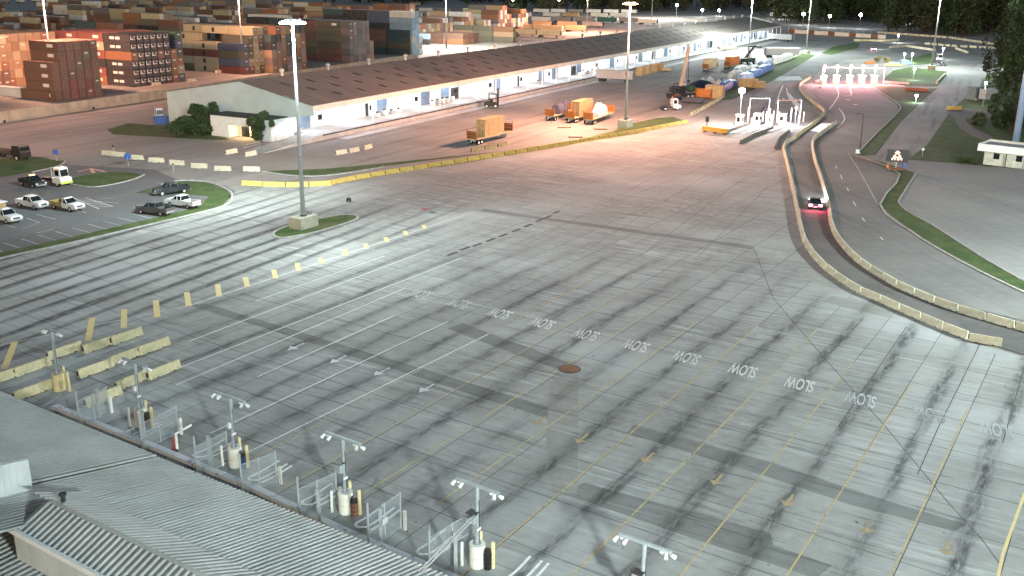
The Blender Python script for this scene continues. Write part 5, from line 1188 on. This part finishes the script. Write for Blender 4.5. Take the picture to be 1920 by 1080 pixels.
row = [((1352, 172), (1378, 160), 'b'), ((1368, 150), (1392, 144), 'w'), ((1388, 145), (1408, 139), 'w'), ((1402, 140), (1422, 133), 'w'), ((1385, 155), (1410, 147), 'x'), ((1405, 148), (1428, 139), 'b'), ((1424, 140), (1446, 129), 'b'), ((1446, 122), (1466, 116), 'w'), ((1464, 117), (1484, 109), 'w'), ((1424, 130), (1446, 121), 'x'), ((1378, 141), (1400, 133), 'w')]
nw = {'b': 0, 'w': 0, 'x': 0}
for k, (q0, q1, cc) in enumerate(row):
    c, a = place(q0, q1); L = (G(*q1) - G(*q0)).length * .5; nm = {'b': 'blue', 'w': 'white', 'x': 'blue-and-white'}[cc]; nw[cc] += 1
    lump('wrapped_boat', '%s %s shrink-wrapped long load in the row along the grass' % (nth(nw[cc] - 1), nm), 'wrapped load', c, a, .3, [(-L, .9, 1.2), (-L * .8, 1.4, 2.3), (-L * .2, 1.5, 2.7), (L * .4, 1.4, 2.4), (L * .85, 1.0, 1.8), (L, .4, 1.0)], 1, {'b': M_WRAPB, 'w': M_TARPW, 'x': pm('pale_blue_wrap', (.40, .50, .68), .45, .35, 1.0)}[cc], 'shrink-wrapped loads along the grass', seed=20 + k)
crate('open-sided tan crate on the grass right of the wrapped loads', G(1402, 163), R(-5), 6.0, 2.2, 2.6, .02, None, 4); crate('low cream crate at the end of the grass crates', G(1422, 164), R(25), 4.0, 1.6, 1.8, .02, None, 3)
for lab, q0, q1, mat in (('small trailer with a cream boxed load in mid yard', (1322, 135), (1340, 132), M_BARY), ('small trailer with an orange boxed load beside a blue machine', (1362, 130), (1382, 127), M_ORANGE)):
    o, c, a, L = bulkhead_trailer(lab, q0, q1, None); b = thing('boxed_load', lab.replace('small trailer with a', 'boxed load: the').replace('n orange', ' orange') + ', on its trailer', 'load', (c.x, c.y, 1.32), a); MB().box(-L * .4, L * .4, -1.2, 1.2, 0, 3.2).build('load_box', mat, b); MB().box(-L * .42, L * .42, -1.25, 1.25, 3.2, 3.3).build('load_lid', M_BATTEN, b)
lump('tarped_load', 'blue-sheeted machine behind the orange boxed load', 'tarped load', G(1375, 126), 0, 0, [(-2.5, 1.5, 3), (0, 1.6, 4.5), (2.5, 1.4, 3.2)], 1, M_WRAPB, seed=50)
rs = thing('reach_stacker', 'dark green reach stacker at the foot of the tall mast', 'reach stacker', G(1403, 120), R(50)); MB().box(-4, 3, -1.5, 1.5, .9, 2.4).build('body', pm('green_machine', (.02, .05, .03), .5), rs); MB().hexa([(-3.5, -.5, 2.6), (-2.3, -.5, 2.6), (-2.3, .5, 2.6), (-3.5, .5, 2.6)], [(4.5, -.4, 7.2), (5.3, -.4, 7.2), (5.3, .4, 7.2), (4.5, .4, 7.2)]).build('boom', M_DARK, rs); MB().box(-.8, 1.0, -.8, .8, 2.4, 4.2).build('cab', M_WPAINT, rs); MB().box(4.6, 5.4, -3, 3, 6.4, 6.9).build('spreader', M_DARK, rs)
for x in (-3, 2.2):
    for y in (-1.4, 1.4): wheel(rs, x, y, .8, .6)
q0, q1 = G(1434, 108), G(1496, 108); o = box_trailer((q0 + q1) / 2, math.atan2((q1 - q0).y, (q1 - q0).x), 'white-framed box trailer standing across the far end of the dock yard', M_SEMI, None, L=(q1 - q0).length); MB().box(-(q1 - q0).length / 2 - .1, (q1 - q0).length / 2 + .1, -1.36, 1.36, 3.9, 4.3).build('roof_rim', M_WPAINT, o)
q0, q1 = G(1442, 76), G(1486, 79); o = box_trailer((q0 + q1) / 2, math.atan2((q1 - q0).y, (q1 - q0).x), 'grey box trailer at the far end of the warehouse dock', M_SEMI, None, L=(q1 - q0).length)
for lab, q0, q1 in (('flat trailer with a tan load backed to the dock far along', (1340, 98), (1378, 96)), ('dark empty skeletal trailer at the far dock end', (1410, 78), (1436, 76))):
    c, a = place(q0, q1); L = (G(*q1) - G(*q0)).length; o = thing('skeletal_trailer', lab, 'trailer', c, a); MB().box(-L / 2, L / 2, -1.2, 1.2, 1.0, 1.3).build('deck', M_DARK, o); MB().box(-L * .3, L * .45, -1, 1, 1.3, 2.2).build('load', M_BATTEN if 'tan' in lab else M_GREY, o)
    for x in (-L / 2 + 1, -L / 2 + 2.3):
        for y in (-1, 1): wheel(o, x, y, .5, .4)

# ================================================================== BOOTHS AND GANTRIES
isl1 = thing('booth_island', 'white concrete island under the bright booth lights at the top of the apron', 'traffic island')
for k, (q, w) in enumerate((((1395, 243), 3.0), ((1425, 240), 3.0), ((1462, 240), 3.0))):
    g = G(*q); MB().obox(g, tuple(U), tuple(V), 16, 1.5, -.03, .25).build('kerbed_pad', M_KERB, isl1)
def kiosk(q, label, a=58, h=2.6, grp='white kiosks under the booth lights', mat=M_WPAINT):
    o = thing('kiosk', label, 'kiosk', G(*q), R(a), grp); MB().box(-.8, .8, -.7, .7, .0, h).build('cabin', mat, o); MB().box(-.95, .95, -.85, .85, h, h + .15).build('roof', M_GALV, o)
    MB().box(-.5, .5, -.72, -.69, 1.2, 2.1).build('window', M_GLASS, o); MB().box(-.82, -.79, -.4, .4, 1.1, 2.1).build('window', M_GLASS, o); MB().box(.79, .82, -.35, .35, .1, 2.1).build('door', M_GREY, o); return o
for k, q in enumerate(((1386, 236), (1420, 233), (1442, 236), (1466, 234))): kiosk(q, 'white kiosk on the booth islands, %s from the left' % nth(k))
for k, q in enumerate(((1402, 228), (1412, 232), (1430, 228), (1436, 238), (1450, 226), (1460, 228), (1482, 230), (1506, 228), (1408, 240), (1448, 242), (1497, 236))):
    bollard(G(*q), 'white steel post among the bright booth islands, %s' % (nth(k) + ' counted from the left'), 2.4 if k % 3 else 3.6, .16, M_WBOL, 'white posts on the booth islands')
for k, (xs_, y) in enumerate((((1404, 1440), 226), ((1456, 1499), 230))):
    a, b = G(xs_[0], y), G(xs_[1], y); o = thing('gantry', 'white pipe gantry with small sensors over the %s booth lanes' % ('left' if k == 0 else 'right'), 'gantry', a); d = b - a
    for p in (Vector(), d): MB().cyl(p, p + UP3 * 5.6, .11, n=8).build('post', M_WBOL, o)
    MB().cyl(UP3 * 5.5, d + UP3 * 5.5, .10, n=8).build('beam', M_WBOL if k == 0 else M_RUST, o)
    for f in (.2, .45, .7, .9): q = d * f + UP3 * 5.7; MB().box(q.x - .25, q.x + .25, q.y - .25, q.y + .25, 5.65, 6.1).build('sensor', M_DARK, o)
for k, (a, b) in enumerate((((1418, 228), (1431, 214)), ((1466, 232), (1482, 218)), ((1474, 232), (1488, 220)))):
    A, B = G(*a), G(*b); o = thing('striped_ramp', 'dark sloping bar between the white kiosks, %s from the left' % nth(k), 'barrier', A, 0, 'dark bars between the kiosks'); MB().cyl(UP3 * .3, B - A + UP3 * 1.6, .32, n=8).build('bar', pm('purple_dark', (.06, .03, .07), .6), o); MB().box(-.3, .3, -.3, .3, 0, .5).build('foot', M_WBOL, o)
o = thing('yellow_beam_barrier', 'long yellow steel crash barrier at the left of the bright booths', 'barrier', (G(1318, 246) + G(1363, 252)) / 2, math.atan2((G(1363, 252) - G(1318, 246)).y, (G(1363, 252) - G(1318, 246)).x)); L = (G(1363, 252) - G(1318, 246)).length
MB().box(-L / 2, L / 2, -.5, .5, .25, 1.25).build('beam', pm('safety_yellow', (.60, .36, .06), .6), o)
for f in (-.42, 0, .42): MB().box(L * f - .3, L * f + .3, -.4, .4, 0, .3).build('foot', M_DARK, o)
o = thing('signal_head', 'dark signal head on a short post left of the yellow crash barrier', 'signal', G(1325, 240)); MB().cyl((0, 0, 0), (0, 0, 1.6), .1, n=8).build('post', M_DARK, o); MB().box(-.4, .4, -.3, .3, 1.5, 2.7).build('head', M_DARK, o)
def lamp_post(q, label, h, col=COOL, power=1500, r=.28, mat=M_SMALLW, grp='small floodlight posts', glow=True, head=None):
    o = thing('lamp_post', label, 'lamp post', G(*q), 0, grp); MB().cyl((0, 0, 0), (0, 0, h), .09, .07, 8).build('post', M_GALV, o)
    MB().cyl((0, 0, 0), (0, 0, .25), .22, n=8).build('foot', M_GREY, o)
    MB().ball((0, 0, h + r * .8), r, 8, 5).build('lamp', mat, o); MB().cyl((0, 0, h + r * 1.5), (0, 0, h + r * 1.5 + .1), r * 1.2, n=8).build('lamp_hood', M_GREY, o)
    if glow: light('lamp_glow', 'POINT', (0, 0, h - .5), power, col, o, size=.3)
    return o
lamp_post((1386, 238), 'dazzling white floodlight post over the left booth island', 8.0, COOL, 13000, .75, M_LAMPW)
lamp_post((1440, 240), 'short bright floodlight post among the middle kiosks', 4.2, (1, .94, 1), 4200, .25)
lamp_post((1490, 236), 'short bright floodlight post at the right booth island', 4.2, (1, .94, 1), 4200, .25)
BX = (1543, 1567, 1592, 1615, 1638)
M_BRED = em('red_signal', (1, .12, .25), 25)
for k, x in enumerate(BX):
    o = thing('toll_booth', 'brightly lit white booth with red signal on its roof, %s of five' % (nth(k) + ' from left'), 'booth', G(x, 158), R(5), 'red-lit booths on the far lanes'); o.scale = (.78, .8, 1.15)
    MB().box(-.95, .95, -1.4, 1.4, 0, .35).build('plinth', M_BARG, o); MB().box(-.85, .85, -1.2, 1.2, .35, 1.3).build('lower_wall', M_WPAINT, o); MB().box(-.8, .8, -1.15, 1.15, 1.3, 2.3).build('glazing', em('booth_glazing', (1, .93, .80), 2.5), o)
    for sx in (-.82, .76):
        for y in (-1.17, 1.11): MB().box(sx, sx + .06, y, y + .06, 1.3, 2.3).build('mullion', M_GREY, o)
    MB().box(-1.1, 1.1, -1.5, 1.5, 2.3, 2.6).build('roof', M_WPAINT, o); MB().cyl((0, 0, 2.6), (0, 0, 5.2), .07, n=8).build('signal_pole', M_WBOL, o); MB().ball((0, -.15, 5.0), .62, 8, 5).build('red_signal', M_BRED, o); MB().ball((0, -.15, 4.0), .26, 8, 5).build('white_signal', M_SMALLW, o)
    light('booth_glow', 'POINT', (0, -2.2, 3.6), 2600, (1.0, .93, .84), o, size=.4); light('signal_glow', 'POINT', (.9, -.8, 5.2), 5200, (1, .09, .20), o, size=.3)
    bollard(G(x, 162) + Vector((-1.2, -1.6, 0)), 'yellow post in front of the %s red-lit booth from the left' % nth(k), 1.3, .16, M_BARYP, 'yellow posts before the red-lit booths')
a, b = G(1540, 157), G(1656, 158); o = thing('gantry', 'thin white beam with red signals across the five far booths', 'gantry', a); MB().cyl(UP3 * 5.4, b - a + UP3 * 5.4, .08, n=8).build('beam', M_WBOL, o)
for f in (0, 1): MB().cyl((b - a) * f, (b - a) * f + UP3 * 5.4, .08, n=8).build('post', M_WBOL, o)
for k, (x0, x1) in enumerate(((1655, 1705), (1530, 1545))):
    a, b = G(x0, 155), G(x1, 158 if k == 0 else 148); o = thing('concrete_kerb_wall', 'low white-lit concrete wall %s the red-lit booths' % ('running right from' if k == 0 else 'curving left of'), 'wall', a); d = b - a; L = d.length; d.normalize(); MB().obox(d * L / 2, tuple(d), (-d.y, d.x, 0), L, .6, 0, .6).build('wall', M_BARW, o); MB().obox(d * L / 2, tuple(d), (-d.y, d.x, 0), L, .7, .6, .7).build('coping', M_KERB, o)
for k, (q, h, pw, lab) in enumerate((((1683, 80), 3.6, 2500, 'white floodlight post behind the far yellow barriers'), ((1694, 118), 3.4, 2500, 'left one of two floodlight posts beside the teal vehicles'), ((1709, 118), 3.4, 2500, 'right one of two floodlight posts beside the teal vehicles'), ((1766, 112), 4.6, 2500, 'floodlight post above the white yard tractor by the mast'), ((1712, 150), 3.6, 2500, 'floodlight post on the grass right of the red booths'), ((1717, 193), 1.8, 900, 'low green-white lamp on the verge by the side road'), ((1842, 200), 6.2, 900, 'slim lamp post beside the white tank and guard shed'))):
    lamp_post(q, lab, h, COOL, pw, .42)
for k, (q, h, lab) in enumerate((((1459, 36), 7, 'beyond the end of the warehouse roof'), ((1505, 47), 7, 'above the far red-lit trailers'), ((1554, 52), 7, 'on the far perimeter road'), ((1611, 54), 8.5, 'right of the slim mast by the woods'), ((1711, 45), 5, 'inside the edge of the woods'), ((1268, 32), 9, 'above the far end of the white trailers'), ((1316, 32), 5, 'just over the warehouse ridge'), ((1348, 30), 4, 'close over the warehouse ridge, under the trees'), ((1048, 22), 10, 'behind the white trailer row'), ((962, 20), 9, 'beyond the far trailer yard'))):
    lamp_post(q, 'far street lamp ' + lab, h, COOL, 3500, 1.05, M_LAMPW, 'far street lamps along the woods')  # lamp balls oversized, imitating the glare round the far lamps
o = thing('cabin_van', 'pale teal service van under the pair of floodlight posts', 'van', G(1697, 122), R(10)); MB().xprism([(-2.4, .4), (2.4, .4), (2.4, 1.1), (1.6, 1.3), (1.0, 2.1), (-2.4, 2.1)], -.95, .95).build('body', pm('pale_teal', (.30, .48, .50), .4), o); MB().box(1.0, 1.5, -.9, .9, 1.3, 1.9).build('windscreen', M_GLASS, o)
for x in (-1.5, 1.5):
    for y in (-.85, .85): wheel(o, x, y, .34, .2)
for k, (q0, q1, mat, lab) in enumerate((((1697, 170), (1741, 172), pm('orange_red', (.40, .10, .05), .6), 'long orange-red steel trough lying on the grass below the lamp'), ((1657, 124), (1692, 124), M_BATTEN, 'long tan kerb beam on the far traffic island'), ((1622, 120), (1640, 119), M_ORANGE, 'short orange kerb beam beyond the red booths'), ((1756, 158), (1772, 142), M_BARW, 'long pale barrier at the corner of the side road'), ((1776, 206), (1802, 206), M_BARG, 'yellow barrier lying on the grass by the side road'), ((1792, 92), (1814, 100), M_BARW, 'pale barrier lying askew on the dark far lot'))):
    A, B = G(*q0), G(*q1); d = B - A; L = d.length; d.normalize(); n = Vector((-d.y, d.x, 0)); o = thing('kerb_beam', lab, 'barrier', (A + B) / 2); MB().obox((0, 0, 0), tuple(d), tuple(n), L, .9, .05, 1.0, ty=.6).build('beam', mat, o); MB().obox((0, 0, 0), tuple(d), tuple(n), L * .8, .7, 0, .1).build('skid', M_DARK, o)
for k, q in enumerate(((1645, 116), (1661, 117))): tree(G(*q), 2.0, 2.6, .1, 700, .22, 'yellow-lit bush on the far traffic island, %s of two' % ('left' if k == 0 else 'right'), 60 + k, leaf_mat('yellow_lit_leaf%d' % k, (.20, .19, .05), (.30, .27, .08)), 'bush', 'bush')  # yellow light on the bushes is put into the leaf colour
# perimeter fence beyond the road
A, B = G(1478, 62), G(1660, 74); o = thing('perimeter_fence', 'reddish perimeter fence with tall posts along the far road', 'fence', A); d = B - A; L = d.length; d.normalize(); n = Vector((-d.y, d.x, 0))
for k in range(14): MB().obox(d * (L * (k + .5) / 14), tuple(d), tuple(n), L / 14 - .3, .12, .2, 2.4).build('fence_panel', M_FASC if k % 3 else M_RUST, o)
for k in range(15): MB().cyl(d * (L * k / 14), d * (L * k / 14) + UP3 * 4.2, .16, n=6).build('fence_post', M_GALV, o)
# message sign on its trailer
sg = thing('message_sign', 'black roadside message board showing an orange lit pictogram', 'sign', G(1679, 322), R(-8)); MB().box(-1.9, 1.9, -.12, .12, 1.9, 4.1).build('sign_panel', M_BLACK, sg); MB().box(-2.0, 2.0, -.1, .14, 4.1, 4.2).build('hood', M_DARK, sg)
MB().cyl((0, .2, .5), (0, .2, 2.4), .12, n=8).build('post', M_GALV, sg); MB().box(-1.6, 1.6, -.5, .7, .45, .75).build('trailer_frame', M_RUST, sg)
for x in (-1.1, 1.1): wheel(sg, x, .6, .34, .2)
m = MB(); OR = em('orange_pixels', (1.0, .36, .12), 1.8)
PIX = ['...XX...', '..XXXX..', '...XX...', '..X..X..', '.XX..XX.', '.XXXXXX.', 'XXX.X.XX', 'X.X.XX.X']
for r_, rowp in enumerate(PIX):
    for c_, ch_ in enumerate(rowp):
        if ch_ == 'X': m.box(-1.0 + c_ * .24, -.80 + c_ * .24, -.135, -.12, 3.75 - r_ * .22, 3.93 - r_ * .22)
m.build('lit_pictogram', OR, sg); MB().box(1.2, 1.7, -.4, .2, .75, 1.6).build('battery_box', M_BLUE, sg); MB().box(-1.8, -1.4, -.4, .1, .75, 1.4).build('solar_box', M_ORANGE, sg)
# hut with white fascia
hd = G(1920, 316) - G(1838, 306); ha = math.atan2(hd.y, hd.x); h0 = G(1842, 308)
hu = thing('gatehouse', 'low cream hut with a deep white ribbed fascia at the right edge', 'hut', h0, ha)
MB().box(0, 14, 0, 5.5, 0, 2.9).build('wall', pm('hut_cream', (.55, .54, .46), .8), hu)
for k in range(34): x = -1.0 + k * .47; MB().hexa([(x, -1.2, 2.75), (x + .44, -1.2, 2.75), (x + .44, -1.1, 2.75), (x, -1.1, 2.75)], [(x, -.95, 4.1), (x + .44, -.95, 4.1), (x + .44, -.85, 4.1), (x, -.85, 4.1)]).build('fascia_panel', M_WPAINT, hu)
MB().box(-1.0, 15, -1.1, 6.4, 2.72, 2.78).build('soffit', M_GREY, hu); MB().box(-1.0, 15, -.85, 6.2, 3.6, 3.66).build('flat_roof', M_GREY, hu)
m = MB(); m.box(-1.0, 15, 6.2, 6.35, 2.8, 4.1); m.build('rear_parapet', M_FASC, hu); MB().box(-1.0, -.9, -1.0, 6.2, 2.8, 4.1).build('end_parapet', M_WPAINT, hu)
for x in (1.8, 5.9, 9.5): MB().box(x, x + 1.1, -.05, .02, 1.3, 2.4).build('window', M_GLASS, hu)
for x in (.1, 4.2, 8.3, 12.2): MB().box(x, x + .14, -.7, -.56, 0, 2.75).build('post', M_DARK, hu)
MB().box(7.2, 8.1, -.05, .02, .05, 2.1).build('door', M_GREY, hu)
hg = thing('hedge', 'low dark hedge left of the hut with the white fascia', 'hedge', G(1812, 304), ha); m = MB(); crown_geo(m, (0, 0, 0), 2.4, .9, 900, .16, random.Random(9)); m.build('foliage', M_LEAF, hg)
py = thing('steel_monopole', 'thick pale blue steel monopole behind the hut', 'pole', G(1903, 276)); MB().cyl((0, 0, 0), (0, 0, 34), .75, .5, 16).build('shaft', pm('pale_blue_steel', (.32, .42, .62), .5, .08), py, True); MB().cyl((0, 0, 0), (0, 0, .3), 1.1, n=16).build('base_flange', M_GREY, py)
sh = thing('guard_shed', 'small grey-green guard shed with a dark doorway beside the side road', 'shed', G(1826, 186), R(30)); MB().box(-1.6, 1.6, -1.4, 1.4, 0, 3.6).build('wall', pm('shed_green', (.22, .28, .26), .7), sh); MB().box(-1.9, 1.9, -1.7, 1.7, 3.6, 3.8).build('roof', M_GREY, sh); MB().box(-.5, .5, -1.45, -1.38, .1, 2.8).build('doorway', M_BLACK, sh); MB().box(-2, 2, -2.4, -1.4, 0, .5).build('step', M_DOCKC, sh)
tk = thing('storage_tank', 'white box tank on legs right of the guard shed', 'tank', G(1851, 190), R(20)); MB().box(-2.2, 2.2, -1.3, 1.3, .8, 3.6).build('tank', M_STEELW, tk); MB().box(-2.25, 2.25, -1.35, 1.35, 2.1, 2.25).build('band', M_GREY, tk)
for x in (-1.8, 1.8):
    for y in (-1.0, 1.0): MB().box(x - .1, x + .1, y - .1, y + .1, 0, .8).build('leg', M_GREY, tk)
o = thing('street_lamp', 'dark unlit street lamp with a short left arm beside the right road', 'lamp post', G(1611, 289)); MB().cyl((0, 0, 0), (0, 0, 8.2), .12, .08, 8).build('post', M_DARK, o); MB().cyl((0, 0, 8.1), (-1.1, 0, 8.3), .06, n=6).build('arm', M_DARK, o); MB().box(-1.5, -.8, -.15, .15, 8.2, 8.4).build('lamp_head', M_DARK, o); MB().cyl((0, 0, 0), (0, 0, .5), .25, n=8).build('foot', M_DOCKC, o)
def road_sign(q, label, h, mat, shape='round', r=.4):
    o = thing('road_sign', label, 'sign', G(*q), R(10)); MB().cyl((0, 0, 0), (0, 0, h), .05, n=6).build('post', M_GALV, o)
    if shape == 'round': MB().cyl((0, -.03, h), (0, .03, h), r, n=14).build('plate', mat, o)
    else: MB().box(-r, r, -.07, -.03, h - r, h + r).build('plate', mat, o)
    return o
road_sign((655, 407), 'dark oval sign on a thin post at the tip of the mast island', 2.6, M_DARK)
road_sign((241, 312), 'blue round sign on a post before the gapped barriers', 1.9, M_BLUE, 'round', .65); road_sign((106, 302), 'blue square sign at the end of the left grass verge', 1.7, M_BLUE, 'box', .45); road_sign((326, 325), 'thin black marker post before the gapped barriers', 1.6, M_DARK, 'box', .15); road_sign((214, 292), 'dark marker post at the left end of the gapped barriers', 1.9, M_DARK, 'box', .18)
road_sign((1569, 300 - 150), 'dark marker post before the red-lit booths', 1.0, M_DARK, 'box', .2); road_sign((1536, 172), 'small dark post on the road inside the S-bend barriers', 1.3, M_DARK, 'box', .22); road_sign((1729, 318 - 25), 'thin reflector post on the verge beside the message board', 1.4, M_WPAINT, 'round', .3)
road_sign((1607, 292), 'small white plate at the tip of the grass verge', .9, M_WPAINT, 'box', .4)

# ================================================================== HIGH MASTS AND THEIR LIGHT
def mast(q, label, kind, power=0, aims=(), h=28.8, base=True, col=None, at=None):
    loc = at if at is not None else G(*q)
    o = thing('light_mast', label, 'light mast', loc, 0, 'high light masts of the terminal')
    z0 = 1.75 if base else 0
    if base:
        MB().obox((0, 0, 0), tuple(dirv(58)), tuple(dirv(148)), 3.6, 2.3, -.1, 1.75, ty=.98).build('concrete_base', M_BASE, o)
        MB().obox(tuple(dirv(58) * 1.2), tuple(dirv(58)), tuple(dirv(148)), .7, .6, 1.75, 2.35).build('cable_box', M_GREY, o)
    MB().cyl((0, 0, z0), (0, 0, h), .33, .15, 12).build('pole', M_GALV, o, True)
    MB().cyl((0, 0, z0), (0, 0, z0 + .12), .5, n=12).build('base_plate', M_DARK, o)
    MB().cyl((0, 0, h - .2), (0, 0, h), 1.15, n=16).build('head_ring', M_GREY, o)
    lm = {'w': M_LAMPW, 'o': M_LAMPO, 'd': M_GREY}[kind]
    for k in range(8):
        a = 2 * math.pi * k / 8; c = Vector((math.cos(a) * 1.3, math.sin(a) * 1.3, h - .45)); e = Vector((math.cos(a), math.sin(a), 0))
        f = MB().obox(c, tuple(e), (-e.y, e.x, 0), .55, .5, .02, .22, tx=.6, ty=.6).build('floodlight', M_GREY, o)
        MB().obox(c, tuple(e), (-e.y, e.x, 0), .8, .75, -.16, .0).build('lens', lm, f)
    c = col or (SOD if kind == 'o' else COOL)
    for aim, pw, sp in aims: light('flood', 'SPOT', (0, 0, h - .9), pw, c, o, aim, 1.6, sp, 1.0)
    if power: light('flood_glow', 'POINT', (0, 0, h - 1.2), power, c, o, size=.6)
    return o
M_BASE = pm('mast_base_concrete', (.55, .52, .42), .85, .12, .7, dirt=(.3, .28, .22))
mast((570, 427), 'tall white-lit mast on the concrete block in the small grass island', 'w', 18000, [(G(120, 290), 170000, 130), (G(200, 620), 38000, 130), (G(1150, 520), 42000, 130)])
mast((1172, 238), 'tall mast with orange sodium lamps on the grass behind the barrier row', 'o', 120000, [(G(1180, 430), 130000, 120), (G(800, 250), 190000, 120), (G(900, 120), 260000, 85)])
mast((104, 183), 'tall mast in front of the brown container stack by the concrete wall', 'o', 0, [(G(220, 170), 160000, 150), (G(-40, 130), 110000, 140), (G(200, 250), 90000, 110)], base=True)
mast((457, 139), 'tall slim mast beside the cream container stack', 'o', 0, [(G(440, 140), 50000, 150), (G(620, 150), 60000, 110)], base=False)
mast((837, 91), 'tall slim mast among the low rows of brown containers', 'w', 260000, base=False, col=NEUT)
mast((1100, 62), 'tall orange-lit mast among the white trailers behind the warehouse', 'o', 330000, base=False)
mast((1222, 36), 'slim mast beyond the trailers in front of the woods', 'w', 330000, base=False, col=NEUT)
mast((1403, 101), 'tall mast beside the green reach stacker in the yard', 'w', 190000, base=False)
mast((1511, 101), 'tall mast on the pale block beside the far grass strip', 'w', 80000, base=True)
mast((1746, 131), 'tall mast on the white block beside the parked van near the woods', 'w', 130000, base=True, h=31)
mast(None, 'tall floodlight mast behind the viewpoint of the photograph', 'w', 20000, [(G(1250, 760), 90000, 115), (G(480, 760), 70000, 115), (G(1150, 430), 120000, 95)], base=False, at=Vector((16, -4, 0)))
mast(None, 'tall floodlight mast beside the right edge of the apron', 'w', 180000, [(G(1500, 800), 50000, 120), (G(1750, 420), 110000, 115), (G(1800, 245), 130000, 70)], base=False, at=Vector((88, 88, 0)))
mast(None, 'tall sodium floodlight mast left of the staff car park', 'o', 8000, [(G(120, 235), 90000, 90), (G(150, 172), 170000, 52)], base=False, at=Vector((-118, 165, 0)))
